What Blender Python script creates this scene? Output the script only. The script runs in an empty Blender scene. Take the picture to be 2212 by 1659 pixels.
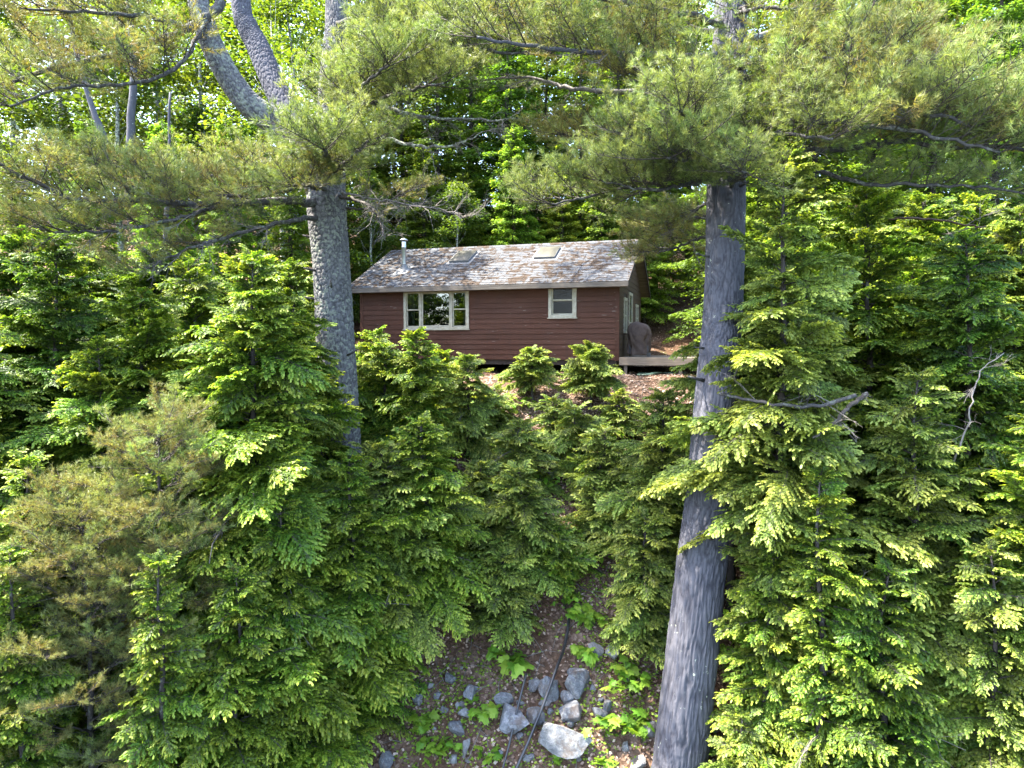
import bpy, bmesh, math, random
import numpy as np
from mathutils import Vector, Matrix, Euler

SC = bpy.context.scene
COL = SC.collection
R = math.radians

# ------------------------------------------------------------------ camera, sky, sun, exposure
F = 1474.7                    # focal length in the working pixel grid (2212 wide)
CX, CY, HOR = 1106.0, 829.5, 745.0
PITCH = math.atan((CY - HOR) / F)
cam_d = bpy.data.cameras.new('camera')
cam_d.sensor_width = 36.0
cam_d.lens = 24.0
cam_d.clip_start = 0.1
cam_d.clip_end = 3000
cam = bpy.data.objects.new('camera', cam_d)
COL.objects.link(cam)
cam.location = (0, 0, 0)
cam.rotation_euler = (math.pi / 2 - PITCH, 0, 0)
SC.camera = cam

SUN_EL = R(60)
SUN_DIR = Vector((-0.96, 0.10, 0)).normalized()
SUN_VEC = Vector((SUN_DIR.x * math.cos(SUN_EL), SUN_DIR.y * math.cos(SUN_EL), math.sin(SUN_EL)))
world = bpy.data.worlds.new('World')
SC.world = world
world.use_nodes = True
wn = world.node_tree.nodes
bg = wn.get('Background') or wn.new('ShaderNodeBackground')
sky = wn.new('ShaderNodeTexSky')
sky.sky_type = 'NISHITA'
sky.sun_disc = False
sky.sun_elevation = SUN_EL
sky.sun_rotation = math.atan2(SUN_DIR.x, SUN_DIR.y)
sky.air_density = .85
sky.dust_density = 2.0
sky.ozone_density = 1.0
world.node_tree.links.new(sky.outputs[0], bg.inputs[0])
bg.inputs[1].default_value = 0.15
sun_d = bpy.data.lights.new('sun', 'SUN')
sun_d.energy = 3.3
sun_d.angle = R(0.53)
sun_d.color = (1.0, 0.94, 0.84)
sun = bpy.data.objects.new('sun', sun_d)
COL.objects.link(sun)
sun.rotation_euler = SUN_VEC.to_track_quat('Z', 'Y').to_euler()

vs = SC.view_settings
vs.view_transform = 'Standard'
vs.look = 'None'
vs.exposure = 3.7
vs.gamma = 1.0
vs.use_curve_mapping = False
SC.render.engine = 'CYCLES'
cy = SC.cycles
cy.max_bounces = 12
cy.diffuse_bounces = 7
cy.glossy_bounces = 3
cy.transmission_bounces = 10
cy.transparent_max_bounces = 8
cy.use_denoising = True
try:
    cy.denoiser = 'OPENIMAGEDENOISE'
    cy.denoising_prefilter = 'ACCURATE'
except Exception:
    pass
cy.sample_clamp_indirect = 6.0
SC.render.use_persistent_data = False

rng = np.random.default_rng(7)


def P(px, py, D):
    """world point seen at (px, py) of the working grid at distance D along world Y"""
    a = (px - CX) / F
    b = (CY - py) / F
    y = math.cos(PITCH) + math.sin(PITCH) * b
    z = -math.sin(PITCH) + math.cos(PITCH) * b
    k = D / y
    return Vector((a * k, D, z * k))


# ------------------------------------------------------------------ terrain height
PROF_Y = np.array([-300, -20, 3.0, 7.5, 8.5, 10.0, 11.3, 13.0, 15.0, 17.0, 18.5, 20.0, 22.0, 26.0, 28.0, 30.0, 33.0, 40.0, 60.0, 100.0, 200.0, 600.0])
PROF_Z = np.array([-16, -13, -11.4, -10.0, -9.4, -8.2, -7.1, -5.6, -3.85, -2.6, -1.75, -1.0, -0.88, -0.75, 0.15, 1.0, 2.3, 5.0, 11.5, 20.0, 27.0, 30.0])


def vnoise(x, y, seed=0):
    """2-D value noise, vectorised"""
    x = np.asarray(x, float); y = np.asarray(y, float)
    xi = np.floor(x).astype(np.int64); yi = np.floor(y).astype(np.int64)
    xf = x - xi; yf = y - yi
    u = xf * xf * (3 - 2 * xf); v = yf * yf * (3 - 2 * yf)

    def h(a, b):
        n = (a * 374761393 + b * 668265263 + seed * 974634777) & 0x7fffffff
        n = ((n ^ (n >> 13)) * 1274126177) & 0x7fffffff
        return ((n ^ (n >> 16)) & 0xffff) / 65535.0
    return (h(xi, yi) * (1 - u) * (1 - v) + h(xi + 1, yi) * u * (1 - v) + h(xi, yi + 1) * (1 - u) * v + h(xi + 1, yi + 1) * u * v)


def ground_z(x, y):
    x = np.asarray(x, float); y = np.asarray(y, float)
    z = np.interp(y + 0.5 * (vnoise(x * .35, y * .2, 3) - .5), PROF_Y, PROF_Z)
    z = z + (vnoise(x * .6, y * .6, 1) - .5) * .22 + (vnoise(x * 2.1, y * 2.1, 2) - .5) * .10
    z = z + np.clip(np.abs(x) - 9, 0, 40) * 0.02 * np.sign(y - 12)
    return z


def gz(x, y):
    return float(ground_z(x, y))


# ------------------------------------------------------------------ node helpers
def new_mat(name):
    m = bpy.data.materials.new(name)
    m.use_nodes = True
    nt = m.node_tree
    for n in list(nt.nodes):
        nt.nodes.remove(n)
    out = nt.nodes.new('ShaderNodeOutputMaterial')
    return m, nt, out


def N(nt, typ, **kw):
    n = nt.nodes.new('ShaderNode' + typ)
    for k, v in kw.items():
        if k.startswith('i_'):
            n.inputs[k[2:].replace('_', ' ')].default_value = v
        else:
            setattr(n, k, v)
    return n


def ramp(nt, src, stops, interp='LINEAR'):
    n = nt.nodes.new('ShaderNodeValToRGB')
    n.color_ramp.interpolation = interp
    els = n.color_ramp.elements
    while len(els) > 1:
        els.remove(els[-1])
    els[0].position = stops[0][0]
    els[0].color = (*stops[0][1], 1)
    for p, c in stops[1:]:
        e = els.new(p)
        e.color = (*c, 1)
    nt.links.new(src, n.inputs[0])
    return n.outputs[0]


def mix(nt, fac, a, b, mode='MIX'):
    n = nt.nodes.new('ShaderNodeMix')
    n.data_type = 'RGBA'
    n.blend_type = mode
    for sock, v in ((n.inputs[0], fac), (n.inputs[6], a), (n.inputs[7], b)):
        if hasattr(v, 'links') or isinstance(v, bpy.types.NodeSocket):
            nt.links.new(v, sock)
        elif isinstance(v, (int, float)):
            sock.default_value = v
        else:
            sock.default_value = (*v, 1)
    return n.outputs[2]


def math_n(nt, op, a, b=None, clamp=False):
    n = nt.nodes.new('ShaderNodeMath')
    n.operation = op
    n.use_clamp = clamp
    for i, v in enumerate((a, b)):
        if v is None:
            continue
        if isinstance(v, (int, float)):
            n.inputs[i].default_value = v
        else:
            nt.links.new(v, n.inputs[i])
    return n.outputs[0]


def noise(nt, scale, detail=4, rough=.55, vec=None, stretch=None, dist=0.0):
    n = N(nt, 'TexNoise')
    n.inputs['Scale'].default_value = scale
    n.inputs['Detail'].default_value = detail
    n.inputs['Roughness'].default_value = rough
    n.inputs['Distortion'].default_value = dist
    if vec is None:
        vec = N(nt, 'TexCoord').outputs['Object']
    if stretch:
        mp = N(nt, 'Mapping')
        mp.inputs['Scale'].default_value = stretch
        nt.links.new(vec, mp.inputs[0])
        vec = mp.outputs[0]
    nt.links.new(vec, n.inputs['Vector'])
    return n.outputs['Fac']


def principled(nt, out, color, rough=.8, spec=.3, bump=None, bump_d=.01, bump_s=.6, metallic=0.0):
    p = N(nt, 'BsdfPrincipled')
    if isinstance(color, bpy.types.NodeSocket):
        nt.links.new(color, p.inputs['Base Color'])
    else:
        p.inputs['Base Color'].default_value = (*color, 1)
    p.inputs['Roughness'].default_value = rough
    p.inputs['Specular IOR Level'].default_value = spec
    p.inputs['Metallic'].default_value = metallic
    if bump is not None:
        b = N(nt, 'Bump')
        b.inputs['Distance'].default_value = bump_d
        b.inputs['Strength'].default_value = bump_s
        nt.links.new(bump, b.inputs['Height'])
        nt.links.new(b.outputs[0], p.inputs['Normal'])
    nt.links.new(p.outputs[0], out.inputs[0])
    return p


def simple_mat(name, c1, c2, scale=6, rough=.8, spec=.3, stretch=None, bump_d=.004, rand=.25, metallic=0.0):
    m, nt, out = new_mat(name)
    f = noise(nt, scale, 5, .6, stretch=stretch)
    c = ramp(nt, f, [(.3, c1), (.7, c2)])
    oi = N(nt, 'ObjectInfo')
    v = math_n(nt, 'MULTIPLY_ADD', oi.outputs['Random'], rand)
    v.node.inputs[2].default_value = 1 - rand / 2
    hs = N(nt, 'HueSaturation')
    nt.links.new(c, hs.inputs['Color'])
    nt.links.new(v, hs.inputs['Value'])
    principled(nt, out, hs.outputs[0], rough, spec, f, bump_d, metallic=metallic)
    return m


def leaf_mat(name, stops, transl=.4, tr_tint=(1.25, 1.2, .55), rough=.55, spec=.35, rand=.3, hue=.02, tr_amt=1.0):
    """foliage: colour from the 'tone' attribute (age of the growth), shifted per bough"""
    m, nt, out = new_mat(name)
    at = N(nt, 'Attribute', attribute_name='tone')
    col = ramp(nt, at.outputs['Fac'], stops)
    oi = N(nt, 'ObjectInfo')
    hs = N(nt, 'HueSaturation')
    v = N(nt, 'MapRange')
    v.inputs[3].default_value = 1 - rand; v.inputs[4].default_value = 1 + rand
    nt.links.new(oi.outputs['Random'], v.inputs[0])
    h = N(nt, 'MapRange')
    h.inputs[3].default_value = .5 - hue; h.inputs[4].default_value = .5 + hue
    wn_ = N(nt, 'TexWhiteNoise', noise_dimensions='1D')
    nt.links.new(oi.outputs['Random'], wn_.inputs['W'])
    nt.links.new(wn_.outputs['Value'], h.inputs[0])
    nt.links.new(h.outputs[0], hs.inputs['Hue'])
    nt.links.new(v.outputs[0], hs.inputs['Value'])
    nt.links.new(col, hs.inputs['Color'])
    p = N(nt, 'BsdfPrincipled')
    p.inputs['Roughness'].default_value = rough
    p.inputs['Specular IOR Level'].default_value = spec
    nt.links.new(hs.outputs[0], p.inputs['Base Color'])
    tr = N(nt, 'BsdfTranslucent')
    tc = mix(nt, 1.0, hs.outputs[0], tr_tint, 'MULTIPLY')
    nt.links.new(tc, tr.inputs[0])
    ms = N(nt, 'MixShader')
    ms.inputs[0].default_value = transl
    nt.links.new(p.outputs[0], ms.inputs[1])
    nt.links.new(tr.outputs[0], ms.inputs[2])
    nt.links.new(ms.outputs[0], out.inputs[0])
    return m


# ------------------------------------------------------------------ materials
MAT = {}
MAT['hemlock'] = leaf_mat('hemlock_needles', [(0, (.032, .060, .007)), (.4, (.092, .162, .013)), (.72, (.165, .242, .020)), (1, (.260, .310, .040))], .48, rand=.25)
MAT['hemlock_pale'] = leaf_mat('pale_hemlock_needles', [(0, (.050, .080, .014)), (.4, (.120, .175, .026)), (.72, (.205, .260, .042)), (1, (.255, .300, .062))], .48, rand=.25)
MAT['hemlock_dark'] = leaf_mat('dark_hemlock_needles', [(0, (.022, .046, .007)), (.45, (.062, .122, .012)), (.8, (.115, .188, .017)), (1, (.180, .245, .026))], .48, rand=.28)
MAT['pine'] = leaf_mat('pine_needles', [(0, (.160, .118, .030)), (.25, (.116, .128, .028)), (.6, (.116, .156, .038)), (1, (.195, .228, .066))], .36, (1.2, 1.2, .6), rand=.22)
MAT['pine_ochre'] = leaf_mat('yellowing_pine_needles', [(0, (.190, .120, .028)), (.35, (.185, .156, .034)), (.7, (.160, .168, .044)), (1, (.185, .205, .066))], .35, (1.2, 1.15, .6), rand=.22)
MAT['maple'] = leaf_mat('maple_leaves', [(0, (.028, .060, .008)), (.5, (.066, .112, .013)), (1, (.140, .180, .026))], .48, (1.3, 1.25, .4), rand=.2)
MAT['broadleaf'] = leaf_mat('broad_leaves', [(0, (.060, .130, .010)), (.5, (.130, .240, .018)), (1, (.230, .330, .040))], .45, (1.35, 1.3, .45), rand=.22)
MAT['far_leaf'] = leaf_mat('far_leaves', [(0, (.030, .070, .012)), (.5, (.070, .140, .022)), (1, (.150, .220, .040))], .5, (1.4, 1.3, .4), rand=.2)
MAT['dead_leaf'] = leaf_mat('dead_leaves', [(0, (.090, .050, .032)), (.5, (.240, .155, .110)), (1, (.46, .36, .28))], .25, (1.1, .9, .7), rand=.0, hue=0)


def bark_mat(name, dark, mid, light, lichen=(.40, .43, .33), lich=.62, scale=7):
    m, nt, out = new_mat(name)
    at = N(nt, 'Attribute', attribute_name='tone')
    f1 = noise(nt, scale, 6, .65, stretch=(1, 1, .22), dist=.4)
    f2 = noise(nt, scale * 6, 4, .6, stretch=(1, 1, .45))
    s = math_n(nt, 'MULTIPLY_ADD', at.outputs['Fac'], .55)
    nt.links.new(math_n(nt, 'MULTIPLY', f1, .6), s.node.inputs[2])
    col = ramp(nt, s, [(.18, dark), (.45, mid), (.75, light)])
    col = mix(nt, math_n(nt, 'MULTIPLY', f2, .5), col, (.5, .5, .5), 'OVERLAY')
    f3 = noise(nt, 13, 4, .6)
    f4 = noise(nt, 1.3, 2, .5)
    lm = ramp(nt, math_n(nt, 'MULTIPLY_ADD', f4, .35), [(lich + .13, (0, 0, 0)), (lich + .19, (.75, .75, .75))])
    nt.links.new(f3, lm.node.inputs[0].links[0].from_node.inputs[2])
    col = mix(nt, lm, col, lichen)
    principled(nt, out, col, .92, .15, f2, .012, .8)
    return m


MAT['pine_bark'] = bark_mat('pine_bark', (.016, .016, .019), (.044, .043, .050), (.080, .079, .089), lich=.72)
MAT['pine_bark_lichen'] = bark_mat('lichened_pine_bark', (.015, .014, .014), (.052, .049, .050), (.112, .108, .106), lichen=(.19, .20, .155), lich=.585)
MAT['bark'] = bark_mat('dark_bark', (.010, .008, .007), (.030, .025, .021), (.065, .056, .048), lichen=(.12, .125, .10), lich=.64, scale=12)
MAT['limb_bark'] = bark_mat('limb_bark', (.012, .011, .010), (.034, .031, .029), (.075, .070, .066), lichen=(.13, .135, .11), lich=.6, scale=12)
MAT['grey_bark'] = bark_mat('grey_bark', (.030, .028, .025), (.080, .075, .069), (.16, .15, .138), lich=.54, scale=14)
MAT['twig'] = simple_mat('twig_bark', (.022, .017, .013), (.055, .045, .036), 20)
MAT['dead_wood'] = simple_mat('dead_wood', (.07, .060, .052), (.17, .152, .134), 18)


def make_ground_mat():
    m, nt, out = new_mat('forest_floor')
    n1 = noise(nt, .55, 4, .6)
    n2 = noise(nt, 9, 6, .7)
    n3 = noise(nt, 45, 4, .7)
    vor = N(nt, 'TexVoronoi')
    vor.inputs['Scale'].default_value = 17
    nt.links.new(N(nt, 'TexCoord').outputs['Object'], vor.inputs['Vector'])
    leaf = ramp(nt, vor.outputs['Color'], [(.1, (.040, .024, .016)), (.45, (.082, .052, .035)), (.75, (.150, .105, .076)), (1, (.24, .18, .136))])
    duff = ramp(nt, n2, [(.3, (.030, .017, .010)), (.55, (.074, .042, .025)), (.8, (.125, .074, .045))])
    col = mix(nt, ramp(nt, n1, [(.42, (0, 0, 0)), (.58, (.8, .8, .8))]), duff, leaf)
    col = mix(nt, .6, col, ramp(nt, n3, [(.25, (.3, .3, .3)), (.75, (.8, .8, .8))]), 'OVERLAY')
    moss = ramp(nt, noise(nt, 1.7, 5, .65), [(.62, (0, 0, 0)), (.7, (.6, .6, .6))])
    col = mix(nt, moss, col, (.055, .075, .022))
    hgt = math_n(nt, 'ADD', vor.outputs['Distance'], n3)
    principled(nt, out, col, .95, .1, hgt, .03, .9)
    return m


MAT['ground'] = make_ground_mat()


def make_rock_mat(name, d, mid, l):
    m, nt, out = new_mat(name)
    f1 = noise(nt, 3.5, 7, .7, dist=.5)
    f2 = noise(nt, 24, 5, .7)
    col = ramp(nt, f1, [(.3, d), (.5, mid), (.72, l)])
    col = mix(nt, .7, col, ramp(nt, f2, [(.25, (.25, .25, .25)), (.75, (.78, .78, .78))]), 'OVERLAY')
    oi = N(nt, 'ObjectInfo')
    hs = N(nt, 'HueSaturation')
    v = N(nt, 'MapRange')
    v.inputs[3].default_value = .8; v.inputs[4].default_value = 1.2
    nt.links.new(oi.outputs['Random'], v.inputs[0])
    nt.links.new(v.outputs[0], hs.inputs['Value'])
    nt.links.new(col, hs.inputs['Color'])
    lm = ramp(nt, noise(nt, 6, 6, .65), [(.58, (0, 0, 0)), (.66, (.6, .6, .6))])
    c2 = mix(nt, lm, hs.outputs[0], (.26, .28, .21))
    geo = N(nt, 'NewGeometry')
    dirt = ramp(nt, noise(nt, 4.5, 5, .7, vec=geo.outputs['Position']), [(.5, (0, 0, 0)), (.64, (.7, .7, .7))])
    c2 = mix(nt, dirt, c2, (.075, .052, .036))
    principled(nt, out, c2, .88, .25, math_n(nt, 'ADD', f1, f2), .02, .8)
    return m


MAT['rock'] = make_rock_mat('grey_stone', (.045, .047, .052), (.112, .116, .124), (.21, .213, .217))
MAT['rock_pale'] = make_rock_mat('pale_stone', (.075, .076, .076), (.15, .15, .147), (.25, .245, .235))


def make_siding_mat():
    m, nt, out = new_mat('red_brown_paint')
    oi = N(nt, 'ObjectInfo')
    f = noise(nt, 3, 5, .6, stretch=(.35, 1, 3))
    f2 = noise(nt, 40, 4, .6, stretch=(.25, 1, 1.6))
    col = ramp(nt, f, [(.25, (.046, .0190, .0105)), (.5, (.059, .0245, .0142)), (.8, (.072, .031, .019))])
    v = N(nt, 'MapRange')
    v.inputs[3].default_value = .86; v.inputs[4].default_value = 1.12
    nt.links.new(oi.outputs['Random'], v.inputs[0])
    hs = N(nt, 'HueSaturation')
    nt.links.new(v.outputs[0], hs.inputs['Value'])
    nt.links.new(col, hs.inputs['Color'])
    chips = ramp(nt, noise(nt, 11, 3, .5, stretch=(.35, 1, 2.2)), [(.70, (0, 0, 0)), (.715, (.8, .8, .8))])
    geo = N(nt, 'NewGeometry')
    worn = noise(nt, .9, 5, .65, vec=geo.outputs['Position'])
    faded = mix(nt, ramp(nt, worn, [(.35, (0, 0, 0)), (.7, (.45, .45, .45))]), hs.outputs[0], (.074, .039, .027))
    streak = noise(nt, 5, 4, .6, vec=geo.outputs['Position'], stretch=(1, 1, .25))
    faded = mix(nt, ramp(nt, streak, [(.52, (0, 0, 0)), (.72, (.45, .45, .45))]), faded, (.040, .024, .018))
    c2 = mix(nt, chips, faded, (.20, .17, .14))
    principled(nt, out, c2, .75, .15, f2, .002, .6)
    return m


MAT['siding'] = make_siding_mat()
MAT['cedar'] = simple_mat('stained_wood_darkened_for_shade', (.032, .018, .009), (.065, .038, .019), 10, stretch=(.3, 1, 3))  # brown stain, darkened: the gable end's deeper shade is put into the colour
MAT['trim'] = simple_mat('cream_paint', (.22, .195, .135), (.37, .345, .26), 9, .55, .4, rand=.06, bump_d=.001)
MAT['fascia'] = simple_mat('weathered_fascia', (.062, .050, .039), (.135, .115, .092), 9, stretch=(.2, 1, 3))
MAT['dark_inside'] = simple_mat('dark_interior_wood', (.020, .015, .012), (.040, .030, .024), 6)
MAT['curtain'] = simple_mat('grey_curtain', (.18, .17, .16), (.30, .28, .26), 10, stretch=(4, 4, .3))
MAT['deck_wood'] = simple_mat('weathered_deck_wood', (.10, .077, .057), (.18, .147, .11), 9, stretch=(.3, 3, 3))
MAT['steel'] = simple_mat('galvanised_steel', (.42, .42, .42), (.56, .56, .57), 20, .32, .5, rand=.02, metallic=.9, bump_d=.0006)
MAT['flashing'] = simple_mat('grey_flashing', (.075, .075, .073), (.13, .13, .128), 8, .6, .3, rand=.05, metallic=.1)
MAT['black_pipe'] = simple_mat('black_plastic_pipe', (.012, .012, .013), (.022, .022, .023), 10, .32, .5, rand=0, bump_d=.0005)
MAT['hose'] = simple_mat('green_hose', (.045, .085, .055), (.075, .12, .085), 10, .4, .5, rand=0, bump_d=.0005)
MAT['cover'] = simple_mat('grill_cover_cloth', (.050, .032, .024), (.098, .066, .052), 5, .75, .3, bump_d=.01)
MAT['black_metal'] = simple_mat('black_metal', (.015, .015, .015), (.03, .03, .03), 10, .45, .5)
MAT['shade'] = simple_mat('skylight_dome', (.036, .033, .023), (.060, .056, .040), 5, .5, .15)


def make_shingle_mat():
    m, nt, out = new_mat('grey_asphalt_shingle')
    oi = N(nt, 'ObjectInfo')
    geo = N(nt, 'NewGeometry')
    f = noise(nt, 60, 4, .7, vec=geo.outputs['Position'])
    base = ramp(nt, f, [(.3, (.040, .042, .044)), (.7, (.088, .090, .093))])
    v = N(nt, 'MapRange')
    v.inputs[3].default_value = .94; v.inputs[4].default_value = 1.06
    nt.links.new(oi.outputs['Random'], v.inputs[0])
    hs = N(nt, 'HueSaturation')
    nt.links.new(v.outputs[0], hs.inputs['Value'])
    nt.links.new(base, hs.inputs['Color'])
    lit = noise(nt, 2.9, 6, .68, vec=geo.outputs['Position'], dist=1.1)
    lm = ramp(nt, lit, [(.485, (0, 0, 0)), (.53, (1, 1, 1))])
    lcol = ramp(nt, noise(nt, 14, 4, .7, vec=geo.outputs['Position']), [(.3, (.020, .0145, .010)), (.7, (.052, .036, .024))])
    c = mix(nt, lm, hs.outputs[0], lcol)
    principled(nt, out, c, .93, .15, math_n(nt, 'ADD', f, lm), .006, .7)
    return m


MAT['shingle'] = make_shingle_mat()


def make_glass_mat():
    m, nt, out = new_mat('window_glass')
    fr = N(nt, 'Fresnel')
    fr.inputs[0].default_value = 1.7
    tr = N(nt, 'BsdfTransparent')
    tr.inputs[0].default_value = (.55, .58, .58, 1)
    gl = N(nt, 'BsdfGlossy')
    gl.inputs['Roughness'].default_value = .01
    gl.inputs[0].default_value = (1, 1, 1, 1)
    nz = noise(nt, 1.6, 2, .5)
    b = N(nt, 'Bump')
    b.inputs['Distance'].default_value = .004
    nt.links.new(nz, b.inputs['Height'])
    nt.links.new(b.outputs[0], gl.inputs['Normal'])
    ms = N(nt, 'MixShader')
    nt.links.new(math_n(nt, 'MULTIPLY', fr.outputs[0], 1.15, True), ms.inputs[0])
    nt.links.new(tr.outputs[0], ms.inputs[1])
    nt.links.new(gl.outputs[0], ms.inputs[2])
    nt.links.new(ms.outputs[0], out.inputs[0])
    return m


MAT['glass'] = make_glass_mat()
def make_screen_mat():
    m, nt, out = new_mat('screened_glass')
    tr = N(nt, 'BsdfTransparent')
    tr.inputs[0].default_value = (.6, .6, .6, 1)
    p = N(nt, 'BsdfPrincipled')
    p.inputs['Base Color'].default_value = (.008, .008, .009, 1)
    p.inputs['Roughness'].default_value = .2
    p.inputs['Specular IOR Level'].default_value = .22
    ms = N(nt, 'MixShader')
    ms.inputs[0].default_value = .6
    nt.links.new(tr.outputs[0], ms.inputs[1]); nt.links.new(p.outputs[0], ms.inputs[2])
    nt.links.new(ms.outputs[0], out.inputs[0])
    return m


MAT['screen'] = make_screen_mat()


def make_water_mat():
    m, nt, out = new_mat('lake_water')
    f = noise(nt, .8, 4, .6)
    principled(nt, out, (.02, .035, .035), .12, .5, f, .05, .5)
    return m


MAT['water'] = make_water_mat()


# ------------------------------------------------------------------ mesh building
class MB:
    """collects polygons (any size) with a material slot and a per-vertex 'tone'"""

    def __init__(self):
        self.v = []; self.t = []; self.n = 0
        self.faces = []     # (array (k, size), mat index, smooth)

    def add(self, verts, faces, mi=0, tone=.5, smooth=False):
        verts = np.asarray(verts, float).reshape(-1, 3)
        faces = np.asarray(faces, np.int64)
        self.v.append(verts)
        t = np.empty(len(verts)); t[:] = tone
        self.t.append(t)
        self.faces.append((faces + self.n, mi, smooth))
        self.n += len(verts)

    def box(self, a, b, mi=0, tone=.5):
        x0, y0, z0 = a; x1, y1, z1 = b
        v = [(x0, y0, z0), (x1, y0, z0), (x1, y1, z0), (x0, y1, z0), (x0, y0, z1), (x1, y0, z1), (x1, y1, z1), (x0, y1, z1)]
        f = [(0, 3, 2, 1), (4, 5, 6, 7), (0, 1, 5, 4), (1, 2, 6, 5), (2, 3, 7, 6), (3, 0, 4, 7)]
        self.add(v, f, mi, tone)

    def prism(self, poly, axis_vec, mi=0, tone=.5):
        """extrude a planar polygon (list of 3-D points) along axis_vec"""
        n = len(poly)
        p0 = np.array([list(p) for p in poly], float)
        p1 = p0 + np.array(list(axis_vec), float)
        v = np.vstack([p0, p1])
        self.add(v, [list(range(n))[::-1]], mi, tone)
        self.n -= 0
        base = self.n - len(v)
        self.faces.append((np.array([list(range(n, 2 * n))]) + base, mi, False))
        q = [(i, (i + 1) % n, n + (i + 1) % n, n + i) for i in range(n)]
        self.faces.append((np.array(q) + base, mi, False))

    def tube(self, pts, radii, sides=6, mi=0, tone=.5, cap=True):
        pts = np.asarray([list(p) for p in pts], float)
        n = len(pts)
        radii = np.broadcast_to(np.asarray(radii, float), (n,))
        tg = np.gradient(pts, axis=0)
        tg /= np.linalg.norm(tg, axis=1)[:, None] + 1e-9
        up = np.array([0, 0, 1.0]) if abs(tg[0, 2]) < .9 else np.array([1.0, 0, 0])
        fx = np.cross(tg[0], up); fx /= np.linalg.norm(fx)
        vs_ = []
        ang = np.arange(sides) * 2 * np.pi / sides
        for i in range(n):
            fx = fx - tg[i] * fx.dot(tg[i]); fx /= np.linalg.norm(fx) + 1e-9
            fy = np.cross(tg[i], fx)
            vs_.append(pts[i] + radii[i] * (np.cos(ang)[:, None] * fx + np.sin(ang)[:, None] * fy))
        v = np.vstack(vs_)
        i = np.arange(n - 1)[:, None] * sides
        j = np.arange(sides)[None, :]
        a = (i + j).ravel(); b = (i + (j + 1) % sides).ravel()
        f = np.stack([a, b, b + sides, a + sides], 1)
        self.add(v, f, mi, tone, sides > 3)
        if cap:
            base = self.n - len(v)
            self.faces.append((np.array([list(range(sides))[::-1]]) + base, mi, False))
            self.faces.append((np.array([[(n - 1) * sides + k for k in range(sides)]]) + base, mi, False))

    def mesh(self, name, mats):
        me = bpy.data.meshes.new(name)
        V = np.vstack(self.v); T = np.concatenate(self.t)
        me.vertices.add(len(V)); me.vertices.foreach_set('co', V.astype(np.float32).ravel())
        li = []; ls = []; mi = []; sm = []; pos = 0
        for f, m_, s_ in self.faces:
            k, sz = f.shape
            li.append(f.ravel()); ls.append(pos + np.arange(k) * sz); pos += k * sz
            mi.append(np.full(k, m_)); sm.append(np.full(k, s_))
        li = np.concatenate(li); ls = np.concatenate(ls); mi = np.concatenate(mi); sm = np.concatenate(sm)
        me.loops.add(len(li)); me.loops.foreach_set('vertex_index', li.astype(np.int32))
        me.polygons.add(len(ls)); me.polygons.foreach_set('loop_start', ls.astype(np.int32))
        me.polygons.foreach_set('material_index', mi.astype(np.int32))
        me.polygons.foreach_set('use_smooth', sm.astype(bool))
        for m_ in mats:
            me.materials.append(MAT[m_])
        at = me.attributes.new('tone', 'FLOAT', 'POINT')
        at.data.foreach_set('value', T.astype(np.float32))
        me.update(calc_edges=True)
        return me

    def obj(self, name, mats, parent=None):
        return link(name, self.mesh(name, mats), parent)


def link(name, data, parent=None, loc=None, rot=None, scale=None):
    o = bpy.data.objects.new(name, data)
    COL.objects.link(o)
    if parent is not None:
        o.parent = parent
    if loc is not None:
        o.location = loc
    if rot is not None:
        o.rotation_euler = rot
    if scale is not None:
        o.scale = (scale,) * 3 if isinstance(scale, (int, float)) else scale
    return o


def tag(o, label, cat, group=None):
    o['label'] = label
    o['category'] = cat
    if group:
        o['group'] = group
    return o


def thing(name, label, cat, loc, group=None, rot=(0, 0, 0)):
    o = link(name, None, None, loc, rot)
    o.empty_display_size = .2
    return tag(o, label, cat, group)


def bevelled(o, w=.006, seg=2):
    b = o.modifiers.new('bevel', 'BEVEL')
    b.width = w; b.segments = seg; b.limit_method = 'ANGLE'
    return o


# ------------------------------------------------------------------ ground, lake
def grid_axis(segs):
    out = [np.linspace(a, b, n, endpoint=False) for a, b, n in segs]
    return np.concatenate(out + [[segs[-1][1]]])


gx = grid_axis([(-600, -60, 18), (-60, -16, 40), (-16, 16, 200), (16, 60, 40), (60, 600, 18)])
gy = grid_axis([(-300, 5, 24), (5, 34, 190), (34, 70, 40), (70, 600, 24)])
GX, GY = np.meshgrid(gx, gy)
GZ = ground_z(GX, GY)
mb = MB()
nx, ny = len(gx), len(gy)
ii, jj = np.meshgrid(np.arange(nx - 1), np.arange(ny - 1))
a = (jj * nx + ii).ravel()
mb.add(np.stack([GX.ravel(), GY.ravel(), GZ.ravel()], 1), np.stack([a, a + 1, a + nx + 1, a + nx], 1), 0, .5, True)
g = mb.obj('ground', ['ground'])
g['kind'] = 'structure'
mb = MB()
mb.add([(-600, -300, -9.9), (600, -300, -9.9), (600, 9, -9.9), (-600, 9, -9.9)], [(0, 1, 2, 3)])
w = mb.obj('lake', ['water'])
w['kind'] = 'structure'

# ------------------------------------------------------------------ cabin
TH = R(17)
CORNER = Vector((3.26, 21.0, -0.47))          # front right corner of the wall, at its foot
UX = Vector((math.cos(TH), -math.sin(TH), 0))  # along the front, to the right
VY = Vector((math.sin(TH), math.cos(TH), 0))   # into the house
LEN, DEP = 8.83, 6.0
EAVE, RIDGE = 2.50, 4.02                      # above the wall's foot
OV, OVG = .35, .33


def wall_hit(cx, cy):
    """where the front wall is seen at a point of the close-up: (x along the front, height)"""
    px = (950 + cx / 1.8433) * .73733
    py = (600 + cy / 1.8433) * .73733
    d = P(px, py, 1.0)
    k = CORNER.dot(VY) / d.dot(VY)
    q = d * k - CORNER
    return q.dot(UX), q.z


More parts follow.
